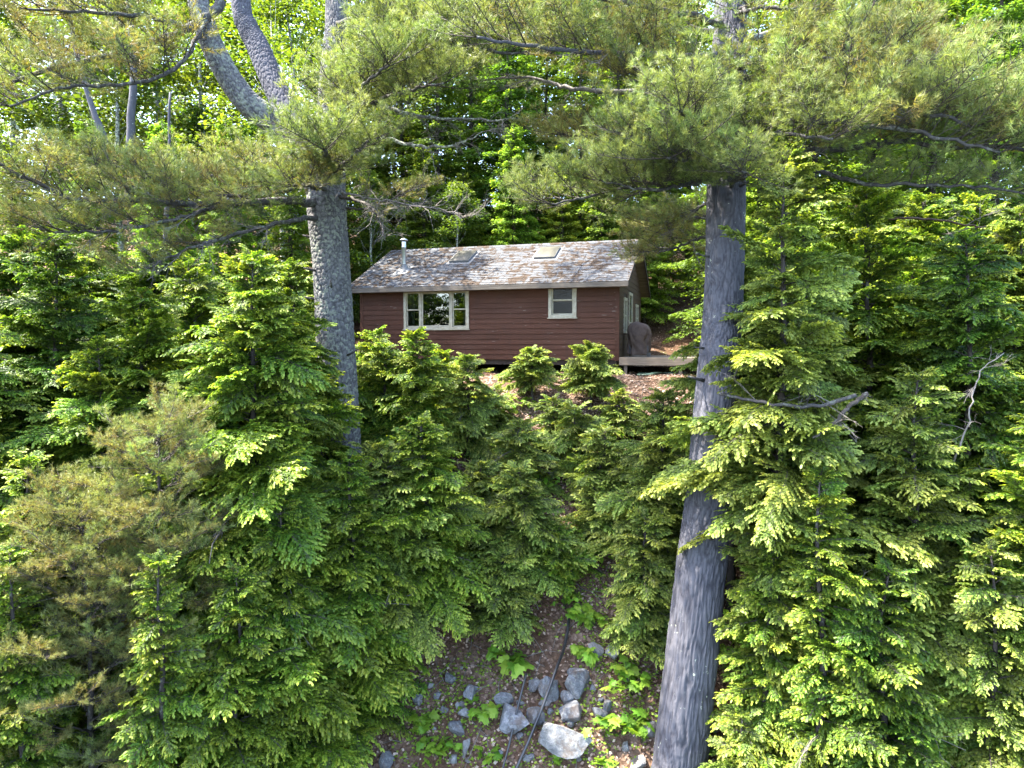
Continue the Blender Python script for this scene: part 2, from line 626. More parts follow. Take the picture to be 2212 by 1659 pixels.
cabin = thing('cabin', 'small red-brown clapboard cabin with a leaf-strewn grey roof at the top of the bank', 'cabin', CORNER, rot=(0, 0, -TH))


def board_profile(x0, x1, z, h, y=0.0, t0=.022, t1=.008, face=-1):
    """clapboard standing on the plane y, face towards -y"""
    m_ = MB()
    v = [(x0, y, z), (x0, y - t0, z), (x0, y - t1, z + h), (x0, y, z + h)]
    m_.prism(v, (x1 - x0, 0, 0))
    return m_


# window openings on the front (outer edge of the trim): x0, x1, z0, z1
bx0, bz1 = wall_hit(430, 461); bx1, bz0 = wall_hit(783, 671)
sx0, sz1 = wall_hit(1212, 422); sx1, sz0 = wall_hit(1363, 609)
openings = [(bx0, bx1, bz0, bz1), (sx0, sx1, sz0, sz1)]

# sheathing behind the boards, with the openings left out
mb = MB()
TW = .10
xs = [-LEN, bx0 + .03, bx1 - .03, sx0 + .03, sx1 - .03, 0]
for i in range(5):
    if i in (1, 3):
        o = openings[0] if i == 1 else openings[1]
        mb.box((xs[i], .003, 0), (xs[i + 1], TW, o[2] + .03))
        mb.box((xs[i], .003, o[3] - .03), (xs[i + 1], TW, EAVE))
    else:
        mb.box((xs[i], .003, 0), (xs[i + 1], TW, EAVE))
mb.box((-LEN, DEP - TW, 0), (0, DEP, EAVE))
mb.box((-LEN, TW, 0), (-LEN + TW, DEP - TW, EAVE))
mb.box((-TW, TW, 0), (-.003, DEP - TW, EAVE))
mb.box((-LEN + TW, TW, -.0), (-TW, DEP - TW, .05))
for x in (-LEN, -TW):
    x2 = x + TW - (.003 if x > -1 else 0)
    mb.prism([(x, 0.02, EAVE), (x, DEP - .02, EAVE), (x, DEP / 2, RIDGE - .12)], (x2 - x, 0, 0))
mb.obj('wall', ['dark_inside'], cabin)

BH = .165
random.seed(3)
rows = int(EAVE / BH) + 1
for r_ in range(rows):
    z = r_ * BH
    h = min(BH + .015, EAVE - z - .004)
    if h < .05:
        continue
    spans = [(-LEN + .09, -.09)]
    for o in openings:
        if z + BH > o[2] + .01 and z < o[3] - .01:
            new = []
            for s in spans:
                if o[0] > s[0] and o[1] < s[1]:
                    new += [(s[0], o[0] - .002), (o[1] + .002, s[1])]
                else:
                    new.append(s)
            spans = new
    for s in spans:
        cuts = [s[0]]
        if s[1] - s[0] > 4:
            cuts.append(s[0] + (s[1] - s[0]) * random.uniform(.3, .7))
        cuts.append(s[1])
        for c0, c1 in zip(cuts[:-1], cuts[1:]):
            dz = random.uniform(-.003, .003)
            board_profile(c0 + .0015, c1 - .0015, z + dz, h, t0=random.uniform(.022, .029), t1=.005).obj('clapboard', ['siding'], cabin)
# gable end, facing right: boards run along y
gable_open = [(1.05, 1.75, .85, 2.0), (2.25, 3.15, .22, 2.25), (4.2, 4.9, .95, 1.95)]
for r_ in range(int((RIDGE - .1) / BH) + 1):
    z = r_ * BH
    y0, y1 = .09, DEP - .09
    if z + BH > EAVE:
        k = (z + BH - EAVE) / (RIDGE - EAVE)
        y0 = max(y0, DEP / 2 * k); y1 = min(y1, DEP - DEP / 2 * k)
    if y1 - y0 < .2:
        continue
    spans = [(y0, y1)]
    for o in gable_open:
        if z + BH > o[2] + .01 and z < o[3] - .01:
            new = []
            for s in spans:
                if o[0] > s[0] and o[1] < s[1]:
                    new += [(s[0], o[0]), (o[1], s[1])]
                else:
                    new.append(s)
            spans = new
    for s in spans:
        m_ = MB()
        m_.prism([(0, s[0], z), (.024, s[0], z), (.010, s[0], z + BH + .012), (0, s[0], z + BH + .012)], (0, s[1] - s[0], 0))
        m_.obj('clapboard', ['cedar'], cabin)
for (xa, xb, ya, yb) in ((-.09, .03, -.03, -.002), (.0, .03, 0, .09), (-LEN - .03, -LEN + .09, -.03, -.002)):
    m_ = MB(); m_.box((xa, ya, -.02), (xb, yb, EAVE - .01)); m_.obj('corner_board', ['siding'], cabin)


def pane_obj(x0, x1, z0, z1, y, parent, mat='glass'):
    m_ = MB(); m_.box((x0, y, z0), (x1, y + .006, z1))
    return m_.obj('pane', [mat], parent)


def bars(parent, name, rects, y0, y1, mat):
    """one mesh of frame members: rects of (x0, x1, z0, z1)"""
    m_ = MB()
    for (x0, x1, z0, z1) in rects:
        m_.box((x0, y0, z0), (x1, y1, z1))
    return bevelled(m_.obj(name, [mat], parent), .004)


def ring(x0, x1, z0, z1, t, tb=None):
    tb = tb or t
    return [(x0, x0 + t, z0, z1), (x1 - t, x1, z0, z1), (x0 + t, x1 - t, z1 - t, z1), (x0 + t, x1 - t, z0, z0 + tb)]


# picture window with a double-hung sash either side
x0, x1, z0, z1 = openings[0]
W = x1 - x0
t = .095
win = bars(cabin, 'window', ring(x0, x1, z0, z1, t, .075), -.045, .02, 'trim')
m1 = x0 + W * .262; m2 = x0 + W * .735
bars(win, 'mullion', [(m1 - .035, m1 + .035, z0 + .075, z1 - t), (m2 - .035, m2 + .035, z0 + .075, z1 - t)], -.035, .02, 'trim')
m_ = MB(); m_.box((x0 - .03, -.075, z0 - .028), (x1 + .03, .0, z0 - .001)); m_.obj('sill', ['trim'], win)
for (s0, s1) in ((x0 + t, m1 - .035), (m2 + .035, x1 - t)):
    zm = z0 + .075 + (z1 - t - z0 - .075) * .5
    for (za, zb, yy) in ((z0 + .078, zm + .015, .012), (zm - .015, z1 - t - .003, -.014)):
        bars(win, 'sash', ring(s0 + .003, s1 - .003, za, zb, .038), yy, yy + .024, 'trim')
        pane_obj(s0 + .03, s1 - .03, za + .03, zb - .03, yy + .008, win)
bars(win, 'sash', ring(m1 + .037, m2 - .037, z0 + .078, z1 - t - .003, .05), -.014, .012, 'trim')
pane_obj(m1 + .08, m2 - .08, z0 + .12, z1 - t - .045, -.002, win)
# small double-hung window
x0, x1, z0, z1 = openings[1]
win2 = bars(cabin, 'window', ring(x0, x1, z0, z1, .10, .085), -.045, .02, 'trim')
m_ = MB(); m_.box((x0 - .03, -.075, z0 - .028), (x1 + .03, .0, z0 - .001)); m_.obj('sill', ['trim'], win2)
zm = (z0 + z1) / 2
for (za, zb, yy) in ((z0 + .088, zm + .016, .012), (zm - .016, z1 - .103, -.014)):
    bars(win2, 'sash', ring(x0 + .103, x1 - .103, za, zb, .045), yy, yy + .024, 'trim')
    pane_obj(x0 + .14, x1 - .14, za + .035, zb - .035, yy + .008, win2, 'screen')
m_ = MB(); m_.box((x1 - .30, .16, z0 + .1), (x1 - .15, .24, z0 + .32)); m_.obj('window_ornament', ['curtain'], win2)
# curtains inside the side sashes
for (s0, s1) in ((openings[0][0] + .02, openings[0][0] + .32), (openings[0][1] - .26, openings[0][1] - .02)):
    n = 24
    xx = np.linspace(s0, s1, n)
    yy = .16 + .018 * np.sin(np.arange(n) * 1.9)
    v = np.vstack([np.stack([xx, yy, np.full(n, openings[0][2] + .05)], 1), np.stack([xx, yy, np.full(n, openings[0][3] - .03)], 1)])
    i = np.arange(n - 1)
    m_ = MB(); m_.add(v, np.stack([i, i + 1, i + 1 + n, i + n], 1), 0, .5, True); m_.obj('curtain', ['curtain'], win)
# gable windows and door (seen edge-on)
for k, (y0, y1, z0, z1) in enumerate(gable_open):
    m_ = MB()
    for (ya, yb, za, zb) in ring(y0, y1, z0, z1, .09):
        m_.box((.0, ya, za), (.05, yb, zb))
    f_ = m_.obj('door' if k == 1 else 'window', ['trim'], cabin)
    m_ = MB(); m_.box((.012, y0 + .08, z0 + .08), (.018, y1 - .08, z1 - .08)); m_.obj('pane', ['glass'], f_)
    m_ = MB()
    m_.box((.002, y0 + .05, (z0 + z1) / 2 - .02), (.026, y1 - .05, (z0 + z1) / 2 + .02)); m_.obj('rail', ['trim'], f_)

# roof: two sheathed slopes, strip shingles laid one by one on the front slope
slope = (RIDGE - EAVE) / (DEP / 2 )
PITCHR = math.atan(slope)
rx0, rx1 = -LEN - OV, OVG
ze = EAVE - OV * slope + .06
mb = MB()
yr = DEP / 2
zr = ze + (yr + OV) * slope
T = .05
mb.prism([(rx0, -OV, ze), (rx0, yr, zr), (rx0, yr, zr - T), (rx0, -OV, ze - T)], (rx1 - rx0, 0, 0))
mb.prism([(rx0, yr + .001, zr), (rx0, DEP + OV, ze), (rx0, DEP + OV, ze - T), (rx0, yr + .001, zr - T)], (rx1 - rx0, 0, 0))
roof = mb.obj('roof', ['fascia'], cabin)
m_ = MB(); m_.box((rx0, -OV - .026, ze - .155), (rx1, -OV - .001, ze - .006)); m_.obj('fascia', ['fascia'], roof)
for x in (rx0 - .022, rx1 + .001):
    m_ = MB()
    m_.prism([(x, -OV - .026, ze - .13), (x, -OV - .026, ze + .012), (x, yr, zr + .018), (x, yr, zr - .13)], (.021, 0, 0))
    m_.prism([(x, yr + .001, zr - .13), (x, yr + .001, zr + .018), (x, DEP + OV, ze + .012), (x, DEP + OV, ze - .13)], (.021, 0, 0))
    m_.obj('rake_board', ['fascia' if x < -1 else 'dark_inside'], roof)
m_ = MB(); m_.box((rx0 + .02, -OV, ze - .155), (rx1 - .02, -.03, ze - .145)); m_.obj('soffit', ['fascia'], roof)
SL = math.hypot(yr + OV, zr - ze)
NC = 24
ex = (SL + .02) / NC
random.seed(11)
sd = (yr + OV) / SL, (zr - ze) / SL          # unit vector up the slope (y, z)
nrm = (-sd[1], sd[0])
strip_meshes = {}


def strip_mesh(wid, var):
    key = (round(wid, 2), var)
    if key not in strip_meshes:
        m_ = MB()
        tabs = max(1, round(wid / .34))
        tw = wid / tabs
        for k in range(tabs):
            dy = random.uniform(-.006, .006)
            th = random.uniform(.009, .015)
            xa, xb = k * tw + .003, (k + 1) * tw - .003
            # local x along the eave, y up the slope, z out of the roof
            v = [(xa, dy, .004), (xb, dy, .004), (xb, ex * 1.35, .001), (xa, ex * 1.35, .001),
                 (xa, dy, .004 + th), (xb, dy, .004 + th), (xb, ex * 1.35, .003), (xa, ex * 1.35, .003)]
            m_.add(v, [(0, 3, 2, 1), (4, 5, 6, 7), (0, 1, 5, 4), (1, 2, 6, 5), (2, 3, 7, 6), (3, 0, 4, 7)])
        strip_meshes[key] = m_.mesh('shingle', ['shingle'])
    return strip_meshes[key]


for r_ in range(NC):
    x = rx0 + .004
    first = [1.02, .68, .34][r_ % 3]
    wq = first
    while x < rx1 - .05:
        wd = min(wq, rx1 - x)
        wq = 1.02
        s0 = r_ * ex - .02
        o = link('shingle', strip_mesh(wd, random.randrange(3)), roof,
                 (x, -OV + sd[0] * s0 + nrm[0] * .003 * (r_ % 2), ze + sd[1] * s0 + nrm[1] * .003 * (1 + r_ % 2)), (PITCHR, 0, 0))
        x += wd
m_ = MB()
m_.prism([(rx0, yr - .14, zr - .14 * slope + .02), (rx0, yr, zr + .035), (rx0, yr + .14, zr - .14 * slope + .02)], (rx1 - rx0, 0, 0))
m_.obj('ridge_cap', ['shingle'], roof)


def roof_pt(cx, cy):
    """point of the front slope seen at (cx, cy) of the close-up, in cabin space"""
    px = (950 + cx / 1.8433) * .73733
    py = (600 + cy / 1.8433) * .73733
    d = P(px, py, 1.0)
    inv = Matrix.Rotation(TH, 3, 'Z')
    o = inv @ (-CORNER)
    d = inv @ d
    # plane: z - ze = (y + OV) * slope
    k = ((o.y + OV) * slope + ze - o.z) / (d.z - d.y * slope)
    return o + d * k


def on_roof(p, along, up, out):
    return (p.x + along, p.y + sd[0] * up + nrm[0] * out, p.z + sd[1] * up + nrm[1] * out)


for (ca, cb) in (((705, 306), (800, 268)), ((1158, 286), (1253, 247))):
    pa, pb = roof_pt(*ca), roof_pt(*cb)
    c = (pa + pb) / 2
    c = Vector((c.x, c.y, (c.y + OV) * slope + ze))
    rot = (PITCHR, 0, 0)
    hw, hh = .36, .52
    m_ = MB()
    for (xa, xb, ya, yb) in ((-hw, hw, -hh, -hh + .05), (-hw, hw, hh - .05, hh), (-hw, -hw + .05, -hh + .05, hh - .05), (hw - .05, hw, -hh + .05, hh - .05)):
        m_.box((xa, ya, 0), (xb, yb, .09))
    sk = m_.obj('skylight', ['flashing'], cabin)
    sk.location = c; sk.rotation_euler = rot
    m_ = MB()
    n = 9
    uu = np.linspace(-1, 1, n)
    UU, VV = np.meshgrid(uu, uu)
    Z = .093 + .06 * (1 - UU ** 4) * (1 - VV ** 4)
    i, j = np.meshgrid(np.arange(n - 1), np.arange(n - 1))
    a = (j * n + i).ravel()
    m_.add(np.stack([UU.ravel() * (hw - .01), VV.ravel() * (hh - .01), Z.ravel()], 1), np.stack([a, a + 1, a + n + 1, a + n], 1), 0, .5, True)
    m_.obj('dome', ['shade'], sk)
    m_ = MB(); m_.box((-hw - .1, -hh - .14, .016), (hw + .1, hh + .1, .022)); m_.obj('flashing', ['flashing'], sk)

pb = roof_pt(431, 352)
m_ = MB()
ang = np.linspace(0, 2 * np.pi, 20, endpoint=False)
prof = [(.085, -.15), (.085, .78), (.089, .785), (.089, .80), (.085, .805), (.085, .98)]
v = np.vstack([np.stack([r * np.cos(ang), r * np.sin(ang), np.full(20, z)], 1) for r, z in prof])
for k in range(len(prof) - 1):
    pass
i = (np.arange(len(prof) - 1)[:, None] * 20); j = np.arange(20)[None]
a = (i + j).ravel(); b = (i + (j + 1) % 20).ravel()
m_.add(v, np.stack([a, b, b + 20, a + 20], 1), 0, .5, True)
pipe = m_.obj('stove_pipe', ['steel'], cabin)
pipe.location = pb
m_ = MB()
prof = [(.05, .97), (.05, 1.03), (.15, 1.03), (.14, 1.06), (.0, 1.12)]
v = np.vstack([np.stack([r * np.cos(ang), r * np.sin(ang), np.full(20, z)], 1) for r, z in prof])
i = (np.arange(len(prof) - 1)[:, None] * 20)
a = (i + j).ravel(); b = (i + (j + 1) % 20).ravel()
m_.add(v, np.stack([a, b, b + 20, a + 20], 1), 0, .5, True)
m_.obj('cap', ['steel'], pipe)
m_ = MB()
prof = [(.20, -.02), (.12, .09), (.09, .20)]
v = np.vstack([np.stack([r * np.cos(ang), r * np.sin(ang) , np.full(20, z) + r * np.sin(ang) * slope * (z < .1)], 1) for r, z in prof])
i = (np.arange(len(prof) - 1)[:, None] * 20)
a = (i + j).ravel(); b = (i + (j + 1) % 20).ravel()
m_.add(v, np.stack([a, b, b + 20, a + 20], 1), 0, .5, True)
m_.obj('flashing', ['flashing'], pipe)
m_ = MB(); m_.box((-.25, -.42, .014), (.25, .3, .020))
fl = m_.obj('flashing', ['flashing'], pipe)
fl.rotation_euler = (PITCHR, 0, 0)
# piers below the floor
for x in (-LEN + .3, -LEN * .66, -LEN * .33, -.3):
    for y in (.25, DEP / 2, DEP - .25):
        m_ = MB(); m_.box((x - .15, y - .15, -1.2), (x + .15, y + .15, -.002)); m_.obj('pier', ['rock'], cabin)
m_ = MB(); m_.box((-LEN + .05, .05, -.16), (-.05, .19, -.003)); m_.obj('sill_beam', ['dark_inside'], cabin)

# ------------------------------------------------------------------ deck, grill, hose
DECK_Z = .09                                    # above the wall's foot
deck = thing('deck', 'low weathered wooden deck beside the cabin gable with one post in view', 'deck', CORNER, rot=(0, 0, -TH))
dx0, dx1, dy0, dy1 = .06, 2.75, -.15, 4.6
n = 30
random.seed(5)
for k in range(n):
    y = dy0 + (dy1 - dy0) * k / n
    m_ = MB()
    m_.box((dx0, y + .003, DECK_Z - .032), (dx1 + random.uniform(-.02, .02), y + (dy1 - dy0) / n - .004, DECK_Z + random.uniform(-.002, .002)))
    m_.obj('plank', ['deck_wood'], deck)
m_ = MB(); m_.box((dx0, dy0 - .04, DECK_Z - .235), (dx1, dy0 - .002, DECK_Z - .034)); m_.obj('rim_joist', ['deck_wood'], deck)
m_ = MB(); m_.box((dx1 - .04, dy0, DECK_Z - .235), (dx1, dy1, DECK_Z - .034)); m_.obj('rim_joist', ['deck_wood'], deck)
for k in range(6):
    x = dx0 + .1 + k * .44
    m_ = MB(); m_.box((x, dy0, DECK_Z - .22), (x + .04, dy1, DECK_Z - .036)); m_.obj('joist', ['deck_wood'], deck)
for (x, y) in ((1.83, dy0 - .01), (dx1 - .15, dy0 + .0), (1.83, dy1 - .15), (dx1 - .15, dy1 - .15), (.2, dy0 + .02)):
    m_ = MB(); m_.box((x, y, -.85), (x + .095, y + .095, DECK_Z - .237)); m_.obj('post', ['deck_wood'], deck)


def grill():
    root = thing('covered_grill', 'barbecue grill under a brown-grey cloth cover on the deck', 'grill',
                 CORNER + UX * .50 + VY * 1.15 + Vector((0, 0, DECK_Z)), rot=(0, 0, -TH + R(6)))
    nz, na = 34, 72
    m_ = MB()
    V = []
    for iz in range(nz):
        h = iz / (nz - 1)
        for ia in range(na):
            th = ia / na * 2 * math.pi
            c, s = math.cos(th), math.sin(th)
            e = .55
            sx = math.copysign(abs(c) ** e, c); sy = math.copysign(abs(s) ** e, s)
            # skirt, shelf level, hood
            if h < .58:
                k = h / .58
                wx, wy = .41 - .035 * math.sin(k * 3.0) + .04 * k, .31 - .03 * math.sin(k * 3.0) + .02 * k
            else:
                k = (h - .58) / .42
                f_ = math.sqrt(max(0, 1 - k ** 2.6))
                wx, wy = .46 * (.12 + .88 * f_), .33 * (.1 + .9 * f_)
            z = .10 + h * 1.12
            fold = .045 * math.sin(th * 9 + 2.2 * math.sin(h * 5)) * max(0, .85 - h) + .02 * math.sin(th * 4 + h * 7)
            fold += .07 * (float(vnoise(th * 2.2 + 9, h * 5, 4)) - .5)
            fold -= .035 * max(0, 1 - abs(((th * 1.6 + h * 2.2) % 1.5) - .75) * 5)
            z += .03 * math.sin(th * 5 + 1) * (1 - h) + .05 * (float(vnoise(th * 1.3 + 3, h * 3, 9)) - .5) - (.05 * sx if h > .5 else 0) * (h - .5)
            V.append((sx * (wx + fold), sy * (wy + fold), z))
    i = np.arange(nz - 1)[:, None] * na; j = np.arange(na)[None]
    a = (i + j).ravel(); b = (i + (j + 1) % na).ravel()
    m_.add(V, np.stack([a, b, b + na, a + na], 1), 0, .5, True)
    m_.faces.append((np.array([[(nz - 1) * na + k for k in range(na)]]), 0, True))
    m_.obj('cover', ['cover'], root)
    root.scale = (.86, .86, .9)
    for (x, y) in ((-.33, -.22), (.33, -.22), (-.33, .22), (.33, .22)):
        m_ = MB(); m_.tube([(x, y, 0.0), (x, y, .4)], .022, 10); m_.obj('leg', ['black_metal'], root)
    for y in (-.22, .22):
        m_ = MB(); m_.tube([(.36, y - .02, .08), (.36, y + .02, .08)], .08, 18); m_.obj('wheel', ['black_metal'], root)
    m_ = MB(); m_.box((-.34, -.21, .16), (.34, .21, .18)); m_.obj('shelf', ['black_metal'], root)


grill()

c = CORNER + UX * .95 + VY * (-.1)
z = gz(c.x, c.y)
pts = []
for k in range(90):
    t = k / 89 * 2 * math.pi * 3.2
    rr = .26 + .04 * math.sin(k * .7)
    pts.append((c.x + rr * 1.25 * math.cos(t), c.y + rr * .8 * math.sin(t), 0))
pts += [(c.x + .3 + .05 * k, c.y + .05 * math.sin(k * .6), 0) for k in range(1, 18)]
pts = [(x, y, gz(x, y) + .025 + .0006 * i + .02 * (i < 90) * (i % 30) / 30) for i, (x, y, _) in enumerate(pts)]
m_ = MB(); m_.tube(pts, .013, 8)
tag(m_.obj('garden_hose', ['hose']), 'loosely coiled grey-green hose on the ground under the deck', 'hose')


# ------------------------------------------------------------------ foliage meshes
def unit(v):
    return v / (np.linalg.norm(v) + 1e-9)


def hemlock_bough(L, seed, step=.05, tw=.028, tl=.075, mats=('twig', 'hemlock')):
    r = np.random.default_rng(seed)
    mb = MB()
    droop = r.uniform(.16, .38)
    sway = r.uniform(-.12, .12)

    def ax(s):
        return np.array([L * s * (1 - .06 * s), L * sway * s * s, L * (.06 * s - droop * s ** 2.2)])
    pts = [ax(s) for s in np.linspace(0, 1, 9)]
    mb.tube(pts, np.linspace(.008 * L + .004, .002, 9), 4, 0, .4)
    quads = []; tones = []

    def twiglet(p, d, l, wd, tone, up):
        side = unit(np.cross(d, up))
        nd = unit(np.cross(side, d))
        tilt = r.normal(0, .38)
        side2 = side * math.cos(tilt) + nd * math.sin(tilt)
        tip = p + d * l + np.array([0, 0, -.22 * l]) * r.uniform(-.2, 1.5)
        m1 = p + d * l * .34 + nd * l * .05
        m2 = p + (tip - p) * .76 + nd * l * .05
        quads.append((p, m1 - side2 * wd * .8, m2 - side2 * wd, tip, m2 + side2 * wd, m1 + side2 * wd * .8))
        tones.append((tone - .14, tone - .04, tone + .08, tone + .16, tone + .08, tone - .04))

    n = int(L / step)
    for i in range(n):
        s = (i + .5) / n
        if s < .07:
            continue
        p = ax(s); tdir = unit(ax(min(1, s + .02)) - ax(s - .02))
        for sg in (-1, 1):
            if r.random() < .08:
                continue
            aang = sg * R(r.normal(58 - 22 * s, 8))
            ca, sa = math.cos(aang), math.sin(aang)
            d = np.array([tdir[0] * ca - tdir[1] * sa, tdir[0] * sa + tdir[1] * ca, tdir[2] + r.normal(.02, .12)])
            d = unit(d)
            bl = L * (.42 * (1 - s) ** .7 + .06) * r.uniform(.65, 1.15) * min(1, .5 + s / .28)
            m = max(2, int(bl / tw))
            bd = r.uniform(.04, .26)

            def bx(t):
                return p + d * bl * t + np.array([0, 0, -bd * bl * t * t])
            mb.tube([bx(t) for t in (0, .5, 1)], [.0035, .0025, .0015], 3, 0, .4, False)
            age = r.normal(.0, .07)
            for k in range(m):
                t = (k + .6) / m
                q = bx(t); td = unit(bx(min(1, t + .05)) - bx(t - .05))
                for s2 in (-1, 1):
                    a2 = s2 * R(r.normal(48, 20))
                    c2, s2_ = math.cos(a2), math.sin(a2)
                    dd = unit(np.array([td[0] * c2 - td[1] * s2_, td[0] * s2_ + td[1] * c2, td[2] + r.normal(-.03, .3)]))
                    l = tl * r.uniform(.65, 1.25) * (1 - .35 * t)
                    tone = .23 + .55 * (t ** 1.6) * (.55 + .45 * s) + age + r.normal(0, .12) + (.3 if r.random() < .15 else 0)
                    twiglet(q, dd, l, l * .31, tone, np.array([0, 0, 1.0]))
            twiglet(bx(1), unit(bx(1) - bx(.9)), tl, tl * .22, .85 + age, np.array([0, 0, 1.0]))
    q = np.array(quads).reshape(-1, 3)
    k = len(quads)
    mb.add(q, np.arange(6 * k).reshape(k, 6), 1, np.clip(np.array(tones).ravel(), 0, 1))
    return mb


HEM = {}
seed = 100
for key, foliage in (('mid', 'hemlock'), ('pale', 'hemlock_pale'), ('dark', 'hemlock_dark')):
    HEM[key] = {}
    for L, nv in ((2.0, 4), (1.3, 4), (.75, 3), (.4, 2)):
        lst = []
        for k in range(nv):
            seed += 1
            b = hemlock_bough(L, (seed % 50) + int(L * 100), step=.055 if L > 1 else .045, tw=.0235 if L > 1 else .021, tl=.072 if L > 1.5 else (.066 if L > 1 else .056))
            lst.append(b.mesh('bough', ['twig', foliage]))
        HEM[key][L] = lst


def hem_mesh(key, L, r):
    best = min(HEM[key], key=lambda q: abs(math.log(q / L)))
    lst = HEM[key][best]
    return lst[r.integers(len(lst))], L / best


def trunk_tube(mb, base, H, r0, lean, r, mi=0, sides=10, r1=.01, n=10, wob=.03):
    pts = []
    for k in range(n):
        h = k / (n - 1)
        pts.append((base[0] + lean[0] * h * H + r.normal(0, wob) * (k > 0), base[1] + lean[1] * h * H + r.normal(0, wob) * (k > 0), base[2] + h * H))
    mb.tube(pts, [r0 * (1 - h) ** .8 + r1 for h in np.linspace(0, 1, n)], sides, mi, .5)
    return np.array(pts)


def hemlock_tree(label, apex, D, Rad, seed, kind='mid', nb=None, h0=.06, keep=None, group='hemlock trees on the bank', name='hemlock_tree', base_r=None, full=.8, H=None, prof=.52, twigs=3):
    r = np.random.default_rng(seed)
    top = P(apex[0], apex[1], D)
    bz = gz(top.x, top.y) - .08
    H = top.z - bz
    root = thing(name, label, 'tree', (top.x, top.y, bz), group)
    mb = MB()
    r0 = base_r or (.014 + .009 * H)
    axis = trunk_tube(mb, (0, 0, 0), H * .985, r0, (r.normal(0, .03), r.normal(0, .02)), r, wob=.03)
    mb.obj('trunk', ['bark'], root)
    nb = nb or int(25 * H * full + 18)
    az = r.uniform(0, 6.28)
    for i in range(nb):
        u = (i + r.uniform(0, .9)) / nb
        h = h0 + (1 - h0) * u ** .92
        if h > .99:
            h = .99
        az += 2.399 + r.normal(0, .35)
        L = Rad * ((1 - h) ** prof) * (r.uniform(.5, 1.12) if r.random() < .86 else r.uniform(1.1, 1.4)) * (0.78 + .22 * min(1, (h - h0) / .15 + .3)) + .16
        x = np.interp(h * H, axis[:, 2], axis[:, 0]); y = np.interp(h * H, axis[:, 2], axis[:, 1])
        if keep is not None:
            L *= keep(math.cos(az), math.sin(az), h * H + bz, r)
            if L < .15:
                continue
        el = R(r.normal(4 + 24 * h ** 2, 13))
        me, sc = hem_mesh(kind, L, r)
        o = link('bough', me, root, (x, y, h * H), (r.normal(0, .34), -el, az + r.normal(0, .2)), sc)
        o.rotation_mode = 'XYZ'
    for k in range(twigs):
        h = r.uniform(.12, .75)
        link('dead_twigs', SPRAY['bare'][r.integers(4)], root, (0, 0, h * H), (r.normal(0, .5), R(r.normal(4, 18)), r.uniform(0, 6.28)), Rad * r.uniform(.45, .85))
    # leader
    for k in range(3):
        me, sc = hem_mesh(kind, .34, r)
        link('bough', me, root, (axis[-1, 0], axis[-1, 1], axis[-1, 2] - .06), (0, -R(60 - 12 * k), az + k * 2.1), sc)
    return root


# ------------------------------------------------------------------ pine sprays
def needle_tuft(mb, r, p, d, n, ln, spread, tone, V, T):
    up = np.array([0, 0, 1.0])
    sx = unit(np.cross(d, up) + 1e-4); sy = np.cross(sx, d)
    for k in range(n):
        a = r.uniform(0, 6.283)
        sp = R(abs(r.normal(spread, 14)))
        nd = d * math.cos(sp) + (sx * math.cos(a) + sy * math.sin(a)) * math.sin(sp)
        nd[2] += .10
        nd = unit(nd)
        w = unit(np.cross(nd, r.normal(size=3))) * .0043
        l = ln * r.uniform(.75, 1.15)
        q = p + d * r.uniform(-.02, .02)
        tip = q + nd * l
        tip[2] -= .012 * r.random()
        V += [q - w, q + w, tip]
        t = tone + r.normal(0, .08)
        T += [t - .05, t - .05, t + .1]


def pine_spray(L, seed, dens=1.0, ochre=0.0, needles='pine', bare=False):
    r = np.random.default_rng(seed)
    mb = MB()
    V = []; T = []
    curve = r.uniform(.05, .22)
    sway = r.uniform(-.15, .15)

    def ax(s):
        return np.array([L * s, L * sway * s * s, L * (curve * s * s - .03 * s)])
    mb.tube([ax(s) for s in np.linspace(0, 1, 7)], np.linspace(.011, .003, 7), 4, 0, .45)
    n = int(L / .088)
    for i in range(n):
        s = (i + .6) / n
        if s < .12:
            continue
        p = ax(s); td = unit(ax(s + .02) - ax(s - .02))
        sg = 1 if i % 2 else -1
        for rep in range(2):
            sg = -sg
            if rep and r.random() < .35:
                continue
            a = sg * R(r.normal(48, 12))
            ca, sa = math.cos(a), math.sin(a)
            d = unit(np.array([td[0] * ca - td[1] * sa, td[0] * sa + td[1] * ca, td[2] + r.normal(.14, .16)]))
            bl = (L * .40 * (1 - s) ** .6 + .10) * r.uniform(.6, 1.15)

            def bx(t):
                return p + d * bl * t + np.array([0, 0, .22 * bl * t * t])
            mb.tube([bx(t) for t in (0, .5, 1)], [.005, .0035, .0025], 3, 0, .45, False)
            if bare:
                for q_ in range(3):
                    t0 = r.uniform(.25, .95)
                    q0 = bx(t0)
                    dd = unit(d + r.normal(0, .5, 3)) * bl * r.uniform(.25, .6)
                    mb.tube([q0, q0 + dd * .5 + r.normal(0, .01, 3), q0 + dd], [.0035, .0028, .002], 3, 0, .45, False)
                continue
            base_t = .40
            nodes = max(1, int(bl * (1 - base_t) / .066))
            for k in range(nodes):
                t = base_t + (1 - base_t) * (k + .5) / nodes
                q = bx(t); dd = unit(bx(t + .03) - bx(t - .03))
                tone = .2 + .55 * t + r.normal(0, .10) - ochre * r.random() * .5
                needle_tuft(mb, r, q, dd, int(9 * dens), .115, 50, tone, V, T)
            needle_tuft(mb, r, bx(1), unit(bx(1) - bx(.94)), int(15 * dens), .125, 38, .85 + r.normal(0, .08) - ochre * .2, V, T)
    if not bare:
        needle_tuft(mb, r, ax(1), unit(ax(1) - ax(.95)), int(18 * dens), .125, 36, .9, V, T)
        k = len(V) // 3
        mb.add(np.array(V), np.arange(3 * k).reshape(k, 3), 1, np.clip(np.array(T), 0, 1))
    return mb


